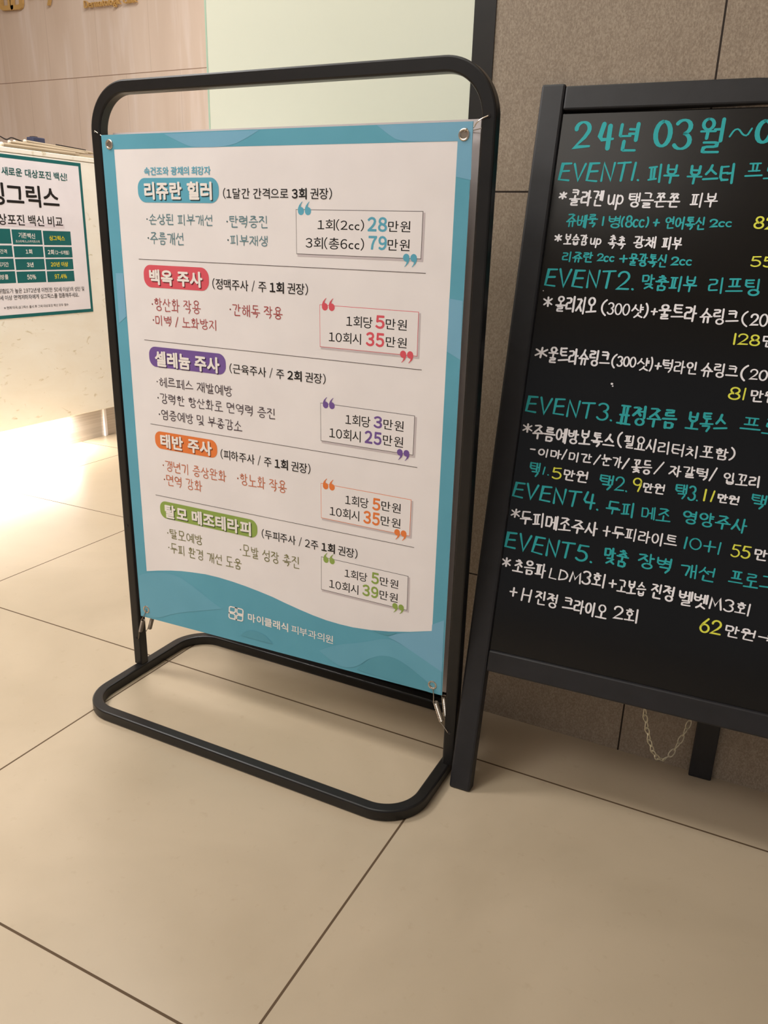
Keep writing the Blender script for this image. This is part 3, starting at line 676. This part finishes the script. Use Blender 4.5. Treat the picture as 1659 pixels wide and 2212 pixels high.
def print_run(bm, text, style, x0, y0, w, h, f, dy=0.0, mi=0):
    V, F, D = printed(text, style)
    V = fit(V, x0, y0, w, h, dy)
    vs = [bm.verts.new(f(v[0], v[1], d)) for v, d in zip(V, D)]
    for fc in F:
        if len(set(fc)) >= 3:
            try:
                bm.faces.new([vs[i] for i in fc]).material_index = mi
            except ValueError:
                pass

wanted = {(ch, st) for t in BT if t[3] != 'hand' for ch, st in run_style(t[2], t[3]) if ch != ' '}
wanted |= {(ch, st) for t in PT for ch, st in run_style(t[0], t[1]) if ch != ' '}
wanted |= {(ch, 'med') for ch in 'DermatologicClinicMy'}
load_glyphs(wanted)

# ------------------------------------------------------------------ the setting
X0, X1, YF, YB_, HZ = -5.0, 2.4, -5.0, 3.2, 2.6
def slab(name, a, b, material):
    return struct(new_box(name, a, b, material))
slab('floor', (X0 - .1, YF - .1, -.06), (X1 + .1, YB_ + .1, 0), M['floor'])
slab('ceiling', (X0 - .1, YF - .1, HZ), (X1 + .1, YB_ + .1, HZ + .06), M['ceiling'])
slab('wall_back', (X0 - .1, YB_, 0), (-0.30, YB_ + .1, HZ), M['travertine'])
slab('wall_right', (-0.4395, 1.2008, 0), (X1 + .1, 1.32, HZ), M['tile'])
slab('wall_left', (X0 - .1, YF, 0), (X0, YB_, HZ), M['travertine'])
slab('trim_1', (-0.4715, 1.199, 0), (-0.4395, 1.30, HZ), M['post'])           # dark post beside the glass
slab('trim_2', (-0.99, 1.185, 0), (-0.4715, 1.235, 0.05), M['post'])           # channel the glass stands in
g = struct(new_box('window_1', (-0.9415, 1.2008, 0.05), (-0.4715, 1.2108, HZ), M['frost']))
e = struct(new_box('glass_edge', (-0.9445, 1.2005, 0.05), (-0.9415, 1.211, HZ), M['glass_edge'], parent=g))

# ------------------------------------------------------------------ sign stand
SX0, SX1, SYC, ST = -1.0150, -0.3580, 1.0098, 0.0185
stand = thing('sign_stand', 'black square-tube steel sign stand with rounded top and looped floor base', 'sign stand', ((SX0 + SX1) / 2, SYC, 0))
def arc3(c, r, a0, a1, plane, n=20):
    out = []
    for i in range(n + 1):
        a = math.radians(a0 + (a1 - a0) * i / n)
        u, v = r * math.cos(a), r * math.sin(a)
        out.append((c[0] + u, c[1], c[2] + v) if plane == 'xz' else (c[0] + u, c[1] + v, c[2]))
    return out
prof = round_square(ST, ST, 0.0026, 2)
ins, TOP, RR = ST / 2, 1.0135, 0.062
bm = bmesh.new()
xl, xr, zt = SX0 + ins, SX1 - ins, TOP - ins
path = [(xl, SYC, 0.019)] + arc3((xl + RR, SYC, zt - RR), RR, 180, 90, 'xz') + arc3((xr - RR, SYC, zt - RR), RR, 90, 0, 'xz') + [(xr, SYC, 0.019)]
sweep(bm, path, prof, normal=(0, 1, 0))
mesh_obj('upright_frame', bm, M['frame'], stand, smooth=15)
bm = bmesh.new()
bx0, bx1, by0, by1, BR_ = SX0 + .003 + ins, SX1 - .006 - ins, 0.8495 + ins, 1.176 - ins, 0.062
path = arc3((bx0 + BR_, by0 + BR_, ins), BR_, 180, 270, 'xy') + arc3((bx1 - BR_, by0 + BR_, ins), BR_, 270, 360, 'xy') + arc3((bx1 - BR_, by1 - BR_, ins), BR_, 0, 90, 'xy') + arc3((bx0 + BR_, by1 - BR_, ins), BR_, 90, 180, 'xy')
sweep(bm, path, prof, normal=(0, 0, 1), closed=True)
mesh_obj('base_loop', bm, M['frame'], stand, smooth=15)
for hx, hz in ((xl, 0.9455), (xr, 0.9445), (xl, 0.0735), (xr, 0.0775), (xl, 0.30)):
    bm = bmesh.new()
    lathe(bm, [(0.0, 0.0), (0.0018, 0.0), (0.0024, 0.0004), (0.0024, -0.001)], (hx, SYC - ST / 2 - 0.0005, hz), (0, -1, 0), 12)
    mesh_obj('hook_hole', bm, M['dark_plastic'], stand)['label'] = 'small dark drilled hole'

# ------------------------------------------------------------------ printed banner
BY = 0.9995
def plane_y(y):
    return lambda x, z, d=0.0: (x, y - d, z)
banner = thing('price_banner', 'printed clinic price banner with teal border hooked in the front of the black stand', 'banner', (-0.69, BY, 0.13))
bm = bmesh.new()
front = [bm.verts.new((x, BY, z)) for x, z in SHEET]
back = [bm.verts.new((x, BY + 0.0007, z)) for x, z in SHEET]
bm.faces.new(front)
bm.faces.new(back[::-1])
for i in range(4):
    bm.faces.new((front[i], back[i], back[(i + 1) % 4], front[(i + 1) % 4]))
sheet = mesh_obj('sheet', bm, M['vinyl'], banner)
lay = lambda k: plane_y(BY - 0.00012 * k)
# border: everything outside the white field
bm = bmesh.new()
tl, tr, br, bl = SHEET
itl, itr, ibr, ibl = INNER
field = [itl, itr, WAVE[-1]]
f1 = lay(1)
for q in ([tl, tr, itr, itl], [tr, br, WAVE[-1], itr], [tl, itl, WAVE[0], bl]):
    polygon(bm, q, f1)
for i in range(len(WAVE) - 1):
    a, b = i / (len(WAVE) - 1), (i + 1) / (len(WAVE) - 1)
    la = (bl[0] + (br[0] - bl[0]) * a, bl[1] + (br[1] - bl[1]) * a)
    lb = (bl[0] + (br[0] - bl[0]) * b, bl[1] + (br[1] - bl[1]) * b)
    polygon(bm, [WAVE[i], WAVE[i + 1], lb, la], f1)
mesh_obj('border_print', bm, ink('border'), banner)
for k, (c, P) in enumerate(SHADES):
    bm = bmesh.new()
    polygon(bm, round_off(P), lay(2 + k * 0.3))
    bm.normal_update()
    bmesh.ops.triangulate(bm, faces=bm.faces[:])
    mesh_obj('wave_print', bm, ink(c), banner)['label'] = 'darker teal swoosh' if c == 'deep' else 'paler blue swoosh'
for x, z in GROMMETS:
    bm = bmesh.new()
    lathe(bm, [(0.0075, 0.0), (0.0072, 0.0009), (0.0060, 0.0014), (0.0050, 0.0011), (0.0044, 0.0004), (0.0042, 0.0)], (x, BY - 0.0002, z), (0, -1, 0), 28)
    gr = mesh_obj('grommet', bm, M['steel'], banner, smooth=True)
    gr['label'] = 'bright metal grommet'
    bm = bmesh.new()
    lathe(bm, [(0.0, 0.0), (0.0043, 0.0)], (x, BY - 0.00035, z), (0, -1, 0), 24)
    mesh_obj('eyelet_hole', bm, M['steel_dull'], gr)

for (a, b) in DIVIDERS:
    bm = bmesh.new()
    w = 0.0004
    polygon(bm, [(a[0], a[1] - w), (b[0], b[1] - w), (b[0], b[1] + w), (a[0], a[1] + w)], lay(2))
    mesh_obj('divider_line', bm, ink('line'), banner)

def rounded(x0, x1, zc, h, r, n=8):
    out = []
    for cx, cz, a0 in ((x1 - r, zc + h / 2 - r, 0), (x0 + r, zc + h / 2 - r, 90), (x0 + r, zc - h / 2 + r, 180), (x1 - r, zc - h / 2 + r, 270)):
        for i in range(n + 1):
            a = math.radians(a0 + 90 * i / n)
            out.append((cx + r * math.cos(a), cz + r * math.sin(a)))
    return out
badge_obj, box_obj = {}, {}
for s, (c, x0, x1, zc, h) in enumerate(BADGES, 1):
    bm = bmesh.new()
    polygon(bm, rounded(x0, x1, zc, h, h * 0.42), lay(2))
    badge_obj[s] = mesh_obj('title_badge', bm, ink(c), banner)
    badge_obj[s]['label'] = {'teal': 'teal', 'red': 'red', 'purple': 'purple', 'orange': 'orange', 'green': 'green'}[c] + ' rounded title badge'

def quote_blob(bm, cx, cz, r, up, f):
    """one comma of a quotation mark: a disc with a curved tail"""
    s = 1 if up else -1
    pts = arc(cx, cz, r, r * 1.05, 0, 360, 20)[:-1]
    polygon(bm, pts, lambda x, z: f(x, z, 0.00004))
    tail = [(cx - s * r, cz), (cx - s * r * .98, cz + s * r * .7), (cx - s * r * .62, cz + s * r * 1.5), (cx + s * r * .05, cz + s * r * 2.2), (cx + s * r * .42, cz + s * r * 2.5), (cx + s * r * .48, cz + s * r * 2.38),
            (cx + s * r * .10, cz + s * r * 1.9), (cx - s * r * .12, cz + s * r * 1.4), (cx - s * r * .16, cz + s * r * 1.0), (cx + s * r * .1, cz + s * r * .8), (cx + s * r * .5, cz + s * r * .5)]
    fc = polygon(bm, tail, f)
    bm.normal_update()
    bmesh.ops.triangulate(bm, faces=[fc])

for s, (c, P, Q) in enumerate(BOXES, 1):
    bm = bmesh.new()
    def grow(d, dx=0, dz=0):
        cx, cz = sum(p[0] for p in P) / 4, sum(p[1] for p in P) / 4
        return [(p[0] + d * math.copysign(1, p[0] - cx) + dx, p[1] + d * math.copysign(1, p[1] - cz) + dz) for p in P]
    polygon(bm, grow(0.0006, 0.0022, -0.0024), lay(1.6), 0)
    polygon(bm, grow(0.0), lay(2.2), 1)
    polygon(bm, grow(-0.0007), lay(2.6), 2)
    o = mesh_obj('price_box', bm, [ink('soft'), ink(c) if c in ('red', 'orange') else ink('line'), M['vinyl']], banner)
    o['label'] = 'thin-lined price box with a soft grey edge below'
    box_obj[s] = o
    for (a, b), up in (((Q[0], Q[1]), True), ((Q[2], Q[3]), False)):
        w, h = b[0] - a[0], b[1] - a[1]
        r = w * 0.225
        bm = bmesh.new()
        zc = a[1] + h * (0.31 if up else 0.69)
        for k in (0.25, 0.76):
            quote_blob(bm, a[0] + w * k, zc, r, up, lay(3.4))
        mesh_obj('quote_mark', bm, ink(c), o)

def section_colour(s):
    return BADGES[s - 1][0]
prices = {}
for sec, role, text, style, colour, x0, z0, x1, h in BT:
    bm = bmesh.new()
    if role == 'title':
        k = h * 0.062
        print_run(bm, text, style, x0 + k, z0 - k, x1 - x0, h, lay(3))
        mesh_obj('lettering_shade', bm, ink('shadow_' + section_colour(sec)), badge_obj[sec])['label'] = 'dark offset copy of the badge lettering'
        bm = bmesh.new()
        print_run(bm, text, style, x0, z0, x1 - x0, h, lay(4))
        mesh_obj('lettering', bm, ink('white'), badge_obj[sec])
    elif role == 'price':
        print_run(bm, text, style, x0, z0, x1 - x0, h, lay(3))
        mesh_obj('lettering', bm, ink(colour), box_obj[sec])
    elif style == 'hand':
        write(bm, text, x0, z0, x1 - x0, h, 0.00145, lay(2), jit=0.02)
        mesh_obj('benefit_lettering', bm, ink(colour), banner)
    else:
        print_run(bm, text, style, x0, z0, x1 - x0, h, lay(3))
        mesh_obj({'note': 'note_lettering', 'benefit': 'benefit_lettering', 'brand': 'brand_lettering'}[role], bm, ink(colour), banner)

def petals(bm, corner, ux, uz, pen, f, mi=0):
    """four outlined petals in a square"""
    def tr(p):
        return (corner[0] + p[0] * ux[0] + p[1] * uz[0], corner[1] + p[0] * ux[1] + p[1] * uz[1])
    def q(cx, cy, sx, sy):
        pts = [(-.19, -.19), (.10, -.19), (.16, -.16), (.19, -.10), (.19, .19), (-.10, .19), (-.16, .16), (-.19, .10)]
        L = [tr((cx + sx * a, cy + sy * b)) for a, b in pts]
        ribbon(bm, L + [L[0]], pen, f, mi, 0.00001 * (sx + 2 * sy + 4))
    q(.26, .26, 1, -1), q(.74, .26, 1, 1), q(.26, .74, -1, -1), q(.74, .74, 1, -1)
bm = bmesh.new()
l0, l1, l2, l3 = LOGO
petals(bm, l0, (l1[0] - l0[0], l1[1] - l0[1]), (l3[0] - l0[0], l3[1] - l0[1]), 0.0024, lay(3))
mesh_obj('logo', bm, ink('white'), banner)['label'] = 'white four-petal emblem'

# second banner on the rear of the stand
rear = thing('rear_banner', 'pale back of a second banner showing behind the teal-bordered banner on the stand', 'banner', (-0.69, 1.0225, 0.13))
new_box('sheet', (-0.9905, 1.0222, 0.132), (-0.3845, 1.0229, 0.9445), M['vinyl_back'], rear)
for x, z in ((-0.977, 0.93), (-0.402, 0.93), (-0.977, 0.14), (-0.402, 0.142)):
    bm = bmesh.new()
    lathe(bm, [(0.0072, 0.0), (0.0070, 0.0009), (0.0060, 0.0013), (0.0044, 0.0004), (0.0042, 0.0)], (x, 1.0222, z), (0, -1, 0), 20)
    mesh_obj('grommet', bm, M['steel'], rear, smooth=True)

# wires and springs that stretch the banners in the frame
def wire(bm, pts, r=0.0006, n=6):
    sweep(bm, pts, circle(r, n))
def bez(a, b, c, n=8):
    A, B, C = Vector(a), Vector(b), Vector(c)
    return [(A * (1 - t) ** 2 + B * 2 * t * (1 - t) + C * t * t)[:] for t in (i / n for i in range(n + 1))]
FY = SYC - ST / 2
def hook(label, pts):
    bm = bmesh.new()
    wire(bm, pts, 0.0007)
    tag(mesh_obj('wire_hook', bm, M['steel'], smooth=True), label, 'hook', 'wire hooks holding the banners')
gx, gz = GROMMETS[0]
hook('wire hook at the upper left corner of the banner, from post to front grommet', [(xl, FY + .002, .9455), (xl, FY - .0008, .9455)] + bez((xl, FY - .0015, .9452), (-0.9985, BY + .004, .9412), (gx - .004, BY + .0035, gz + .002)))
hook('lower wire hook at the upper left corner, reaching to the rear banner', bez((xl + .0022, SYC + .002, .9345), (-0.996, SYC + .004, .9338), (-0.9765, 1.0215, .9305)))
gx, gz = GROMMETS[1]
hook('wire hook at the upper right corner, looped through the front grommet', [(xr, FY + .002, .9445), (xr, FY - .001, .9445)] + bez((xr, FY - .0015, .9443), (-0.3805, BY - .002, .9405), (-0.3855, BY + .003, .9335)) + [(gx + .003, BY + .003, gz + .003), (gx + .001, BY - .0008, gz + .0035), (gx + .0042, BY - .0022, gz + .0068)])
hook('lower wire hook at the upper right corner, reaching to the rear banner', bez((xr - .004, SYC, .9345), (-0.3805, 1.016, .9325), (-0.400, 1.0215, .931)))

def spring(label, top, a, b, tail, r, turns, mtl):
    """extension spring: a hook end at `top`, coil from a to b, straight wire on to `tail`"""
    t = thing('tension_spring', label, 'spring', b, 'springs stretching the banner')
    A, B = Vector(a), Vector(b)
    ax = (B - A).normalized()
    u = ax.orthogonal().normalized()
    v = ax.cross(u)
    n = turns * 10
    bm = bmesh.new()
    wire(bm, [(A + (B - A) * (i / n) + u * r * math.cos(2 * math.pi * i / 10) + v * r * math.sin(2 * math.pi * i / 10))[:] for i in range(n + 1)], 0.00055, 5)
    mesh_obj('coil', bm, mtl, t, smooth=True)
    bm = bmesh.new()
    T = Vector(top)
    wire(bm, bez((A + u * r)[:], ((A + T) / 2 + Vector((.001, 0, 0)))[:], T[:], 6), 0.0006)
    mesh_obj('end_hook', bm, mtl, t, smooth=True)
    bm = bmesh.new()
    W = Vector(tail)
    wire(bm, bez((B + u * r)[:], ((B + W) / 2)[:], W[:], 6) + [(W + Vector((.0005, .004, 0)))[:]], 0.0006)
    mesh_obj('tail_hook', bm, mtl, t, smooth=True)
gx, gz = GROMMETS[2]
spring('front left tension spring hooked from the lower left grommet to the post', (gx, BY - .001, gz), (-0.9825, 0.998, .1185), (-0.9925, 1.0, .0925), (-0.9998, FY - .0006, .0742), 0.0034, 20, M['steel_dull'])
spring('rear left tension spring hanging just inside the left post', (-0.977, 1.0215, .139), (-0.972, 1.012, .121), (-0.981, 1.012, .0955), (-0.9935, SYC + .002, .085), 0.0034, 20, M['steel_dull'])
gx, gz = GROMMETS[3]
spring('front right tension spring, bright coil hooked from the lower right grommet', (gx, BY - .001, gz - .003), (-0.3920, 0.998, .1265), (-0.3812, 1.0, .0955), (xr - .0025, FY - .0006, .0776), 0.0036, 22, M['steel'])
spring('rear right tension spring, second coil beside the right post', (-0.402, 1.0215, .1415), (-0.3835, 1.010, .1335), (-0.3775, 1.008, .1015), (xr - .008, SYC, .088), 0.0034, 22, M['steel'])

# ------------------------------------------------------------------ chalkboard easel
FOOT = Vector((-0.3526, 0.9739, 0))
PH, TH = math.radians(2.4867), math.radians(12.0014)
H = Vector((math.cos(PH), math.sin(PH), 0))
NB = Vector((-math.sin(PH), math.cos(PH), 0))
U = Vector((0, 0, 1)) * math.cos(TH) + NB * math.sin(TH)
N = H.cross(U)                       # towards the viewer
BW = Matrix(((H.x, U.x, N.x, FOOT.x), (H.y, U.y, N.y, FOOT.y), (H.z, U.z, N.z, FOOT.z), (0, 0, 0, 1)))
WB, SW, TK = 0.704, 0.0335, 0.022
easel = thing('chalkboard_easel', 'black wooden easel board with handwritten event prices leaning against the tiled wall', 'chalkboard', FOOT[:])
def board_box(name, a, b, material, bevel=0.0025):
    return new_box(name, a, b, material, easel, bevel=bevel, mw=BW)
cut = TK * math.tan(TH)              # feet are cut level with the floor
for k, x in enumerate((0.0, WB - SW)):
    bm = bmesh.new()
    vs = box(bm, (x, 0, -TK), (x + SW, 1.031, 0))
    for v in bm.verts:
        if v.co.y < 0.01:
            v.co.y = 0.0004 + (-v.co.z) * 0 if v.co.z > -0.01 else 0.0004 - 0 + 0.0
    mesh_obj('stile', bm, M['wood'], easel, bevel=0.0035, mw=BW)
board_box('top_rail', (SW, 0.9965, -TK + .002), (WB - SW, 1.0278, -0.001), M['wood'])
board_box('bottom_rail', (SW, 0.1960, -TK + .002), (WB - SW, 0.2287, -0.001), M['wood'])
board_box('board_panel', (SW - .004, 0.2240, -0.013), (WB - SW + .004, 0.9940, -0.006), M['board'], bevel=0.0015)
# rear leg: hinged at the top rail, standing near the wall
bm = bmesh.new()
lx0, lx1 = 0.3365, 0.3705
top_y = 0.2077 * 1.005 / 0.9781 * 1.0
def loc(h, d, z):                    # h along the board, d behind the foot line, z up
    return (FOOT + H * h + NB * d + Vector((0, 0, z)))[:]
q = [loc(lx0, .198, .0), loc(lx1, .198, .0), loc(lx1, .2155, .0), loc(lx0, .2155, .0), loc(lx0, .2155, .955), loc(lx1, .2155, .955), loc(lx1, .2320, .955), loc(lx0, .2320, .955)]
vs = [bm.verts.new(p) for p in q]
for f in ((3, 2, 1, 0), (4, 5, 6, 7), (0, 1, 5, 4), (1, 2, 6, 5), (2, 3, 7, 6), (3, 0, 4, 7)):
    bm.faces.new([vs[i] for i in f])
mesh_obj('rear_leg', bm, M['wood'], easel, bevel=0.002)
# slack chain from the bottom rail to the rear leg
bm = bmesh.new()
A, B_, D_ = Vector(loc(.2560, .075, .200)), Vector(loc(.3440, .196, .220)), -0.225
cp = [A + (B_ - A) * t + Vector((0, 0, D_ * 4 * t * (1 - t) * .66)) for t in (i / 60 for i in range(61))]
acc, marks = 0.0, [(cp[0], cp[1] - cp[0])]
step, nxt = 0.0128, 0.0128
for a, b in zip(cp, cp[1:]):
    L_ = (b - a).length
    while acc + L_ >= nxt:
        marks.append((a + (b - a) * ((nxt - acc) / L_), b - a))
        nxt += step
    acc += L_
for k, (p, d) in enumerate(marks):
    d = d.normalized()
    s0 = d.cross(H).normalized() if k % 2 else H - d * H.dot(d)
    s0.normalize()
    s0 = (s0 + d.cross(s0) * 0.35).normalized()
    pts = []
    for i in range(16):
        a = 2 * math.pi * i / 16
        pts.append((p + d * (0.0078 * math.cos(a) * (1.0 if abs(math.cos(a)) < .9 else .97)) + s0 * (0.0034 * math.sin(a)) + d.cross(s0) * 0.0008 * math.sin(2 * a))[:])
    sweep(bm, pts, circle(0.00085, 6), closed=True)
mesh_obj('chain', bm, M['chain'], easel, smooth=True)['label'] = 'slack metal link chain'

def on_board(x, y, d=0.0):
    return (x, y, -0.0056 + d)
for ln in CHALK:
    for colour, name in (('t', 'teal lettering'), ('w', 'white lettering'), ('y', 'yellow price')):
        toks = [t for t in ln if t[1] == colour]
        if not toks:
            continue
        bm = bmesh.new()
        for text, _, x, y, w, h in toks:
            latin = ord(text[0]) < 256
            big = h > 0.028 and colour == 't'
            pen = (0.0058 if latin else 0.0046 if h > .036 else 0.0038) if big else min(0.0033, max(0.0022, h * 0.115))
            if text in '*+-':
                pen = 0.0026
            write(bm, text, x, y, w, h, pen, on_board, 0, jit=0.05, flat=(0.85 if text == '~' else 0.46 if latin else 0.62) if big else 0.8)
        mesh_obj('lettering', bm, ink(colour), easel, mw=BW)['label'] = name
for x, y, r in ((0.1525, 0.6365, .0018), (0.154, 0.6335, .0012), (0.040, 0.7560, .0008), (0.072, 0.6760, .0006)):
    bm = bmesh.new()
    polygon(bm, arc(x, y, r, r * .8, 0, 360, 8)[:-1], on_board)
    mesh_obj('paint_fleck', bm, ink('w'), easel, mw=BW)

# ------------------------------------------------------------------ reception counter
CX, CT = -2.403, 1.0530
counter = thing('reception_counter', 'cream stone reception counter with steel kick plate at the left', 'counter', (CX - .3, 1.9, 0))
CY0, CY1 = 0.9, 2.9
new_box('stone_front', (CX - .03, CY0, 0.125), (CX, CY1, 1.0365), M['marble'], counter, bevel=0.002)
new_box('countertop', (CX - .42, CY0 - .01, 1.0375), (CX + .0015, CY1 + .01, CT), M['marble'], counter, bevel=0.002)
new_box('inner_cabinet', (CX - .40, CY0 + .02, 0.02), (CX - .062, CY1 - .02, 1.037), M['marble'], counter)
new_box('soffit', (CX - .062, CY0 + .02, 0.1255), (CX - .03, CY1 - .02, 0.16), M['marble'], counter)
new_box('kick_plate', (CX - .062, CY0 + .02, 0), (CX - .055, 2.362, 0.1255), M['brushed'], counter)
new_box('kick_plate', (CX - .062, 2.372, 0), (CX - .052, CY1 - .02, 0.1255), M['brushed'], counter)
cs = new_box('corner_strip', (CX - .061, 2.3605, 0), (CX - .047, 2.3735, 0.1254), M['vinyl'], counter, bevel=0.001)
cs['label'] = 'pale upright strip between the kick plates'

# poster taped to the counter front
PX = CX + 0.0012
poster = thing('vaccine_poster', 'white vaccine comparison poster with dark teal border taped to the cream counter', 'poster', (PX, 2.1, 0.5))
ty, by_ = 1.0310, 0.5070
py0, py1 = 1.8550, 2.3052
new_box('paper', (PX - 0.0008, py0, by_), (PX, py1, ty), M['paper'], poster)
def on_poster(k):
    return lambda y, z, d=0.0: (PX + 0.0002 * k + d, y, z)
bm = bmesh.new()
bw = 0.0115
for q in ([(py0, ty - bw), (py1, ty - bw), (py1, ty), (py0, ty)], [(py0, by_), (py1, by_), (py1, by_ + bw), (py0, by_ + bw)],
          [(py0, by_ + bw), (py0 + bw, by_ + bw), (py0 + bw, ty - bw), (py0, ty - bw)],
          [(py1 - bw, by_ + bw), (py1, by_ + bw), (py1, ty - bw), (py1 - bw, ty - bw)]):
    polygon(bm, q, on_poster(1))
mesh_obj('border_print', bm, ink('table'), poster)
for y0, y1, z0, z1 in CELLS:
    bm = bmesh.new()
    polygon(bm, [(y0, z0), (y1, z0), (y1, z1), (y0, z1)], on_poster(1))
    mesh_obj('table_cell', bm, ink('table'), poster)
bm = bmesh.new()
hl = PT[2]
polygon(bm, [(hl[3], hl[4] - .004), (hl[5] + .006, hl[6] - .004), (hl[5] + .006, hl[6] + .010), (hl[3], hl[4] + .010)], on_poster(1))
mesh_obj('highlight_bar', bm, ink('pale'), poster)
for text, style, colour, y0, z0, y1, z1, h in PT:
    bm = bmesh.new()
    print_run(bm, text, style, y0, z0, y1 - y0, h, on_poster(2.2), dy=z1 - z0)
    mesh_obj('lettering', bm, ink(colour), poster)

# things lying on the counter
def rod(a, b, r, label, knob=True):
    t = thing('metal_rod', label, 'rod', a, 'rods lying on the counter edge')
    bm = bmesh.new()
    A, B = Vector(a), Vector(b)
    sweep(bm, [a, (A * .06 + B * .94)[:]], circle(r, 12))
    sweep(bm, [(A * .06 + B * .94)[:], b], circle(r * .6, 10))
    mesh_obj('shaft', bm, M['rod'], t, smooth=False)
    if knob:
        bm = bmesh.new()
        bmesh.ops.create_uvsphere(bm, u_segments=14, v_segments=10, radius=r * 1.25, matrix=Matrix.Translation(a))
        mesh_obj('end_knob', bm, M['knob'], t, smooth=True)
stack = new_box('leaflet_stack', (CX - .075, 2.03, CT), (CX - .0135, 2.43, CT + .0105), M['rod'], bevel=0.001)
tag(stack, 'flat grey-beige leaflet stack under the rods, its far end showing past them', 'leaflets')
rod((CX - .0065, 1.982, CT + .0068), (CX - .0065, 2.310, CT + .0066), .0064, 'beige rod nearest the counter edge with an ivory knob')
rod((CX - .0200, 2.025, CT + .0185), (CX - .0205, 2.352, CT + .0152), .0046, 'second beige rod from the counter edge, ivory knob')
rod((CX - .0310, 2.055, CT + .0225), (CX - .0300, 2.375, CT + .0175), .0046, 'third beige rod from the counter edge, lying behind two others')
rod((CX - .0430, 2.108, CT + .0300), (CX - .0410, 2.420, CT + .0215), .0052, 'farthest beige rod from the counter edge, with the largest knob')
bm = bmesh.new()
sweep(bm, [(CX - .052, 2.25, CT + .0345), (CX - .050, 2.385, CT + .0300)], circle(.0024, 8))
tag(mesh_obj('dark_pen', bm, M['dark_plastic'], smooth=True), 'thin dark pen lying across the farthest beige rod', 'pen')
bm = bmesh.new()
pts = [(-.03, 1.90, .028), (-.032, 1.95, .034), (-.04, 1.985, .036), (-.046, 2.01, .0355), (-.045, 2.035, .028), (-.05, 2.06, .036), (-.052, 2.085, .033), (-.054, 2.12, .026), (-.060, 2.16, .0125)]
P3 = [Vector((CX + a, b, CT + c)) for a, b, c in pts]
sm = []
for i in range(len(P3) - 1):
    p0, p1, p2, p3 = P3[max(0, i - 1)], P3[i], P3[i + 1], P3[min(len(P3) - 1, i + 2)]
    for k in range(6):
        t = k / 6
        sm.append((0.5 * (2 * p1 + (p2 - p0) * t + (2 * p0 - 5 * p1 + 4 * p2 - p3) * t * t + (3 * p1 - p0 - 3 * p2 + p3) * t ** 3))[:])
sweep(bm, sm, circle(.0022, 8))
tag(mesh_obj('dark_cable', bm, M['dark_plastic'], smooth=True), 'dark cable lying over the knobbed ends of the rods', 'cable')
dev = thing('desk_device', 'small dark blue box-shaped device standing behind the rods on the counter', 'device', (CX - .10, 2.2, CT))
new_box('body', (CX - .135, 2.195, CT), (CX - .10, 2.247, CT + .056), M['navy'], dev, bevel=0.003)
new_box('top_clip', (CX - .130, 2.205, CT + .055), (CX - .108, 2.222, CT + .059), M['dark_plastic'], dev, bevel=0.001)

# gold sign on the back wall
sign = thing('clinic_sign', 'gold raised clinic sign letters and emblem on the beige back wall', 'sign', (-3.2, YB_, 1.8))
WY = YB_ - 0.001
def raised(name, build, depth=0.014, material=None):
    bm = bmesh.new()
    build(bm)
    fs = bm.faces[:]
    r_ = bmesh.ops.extrude_face_region(bm, geom=fs)
    vs = [g_ for g_ in r_['geom'] if isinstance(g_, bmesh.types.BMVert)]
    bmesh.ops.translate(bm, vec=(0, depth, 0), verts=vs)
    bmesh.ops.recalc_face_normals(bm, faces=bm.faces[:])
    return mesh_obj(name, bm, material or M['gold'], sign)
fw = lambda x, z, d=0.0: (x, WY - .016, z)
raised('emblem', lambda bm: petals(bm, (-3.775, 1.819), (.165, -.006), (.004, .165), .020, fw))
def word(text, x0, z0, x1, z1, h):
    V, F, D = printed(text, 'med')
    n = len(V)
    ax, bx = min(v[0] for v in V), max(v[0] for v in V)
    k = (x1 - x0) / (bx - ax)
    cap = max(v[1] for v in V)
    x = 0.0
    for ch in text:
        if ch == ' ':
            x += .27
            continue
        vs, fs, g0, g1 = _glyph[(ch, 'plain')]
        ox = x - g0 + .04
        def build(bm, vs=vs, fs=fs, ox=ox):
            w = [bm.verts.new(fw(x0 + (a + ox - ax) * k, z0 + (z1 - z0) * (a + ox) / bx + b * h / cap)) for a, b in vs]
            for f in fs:
                bm.faces.new([w[i] for i in f])
        raised('letter', build, .010)
        x += (g1 - g0) + .09
word('Dermatologic Clinic', -3.208, 1.786, -2.868, 1.783, .030)
word('My', -3.555, 1.856, -3.375, 1.853, .115)
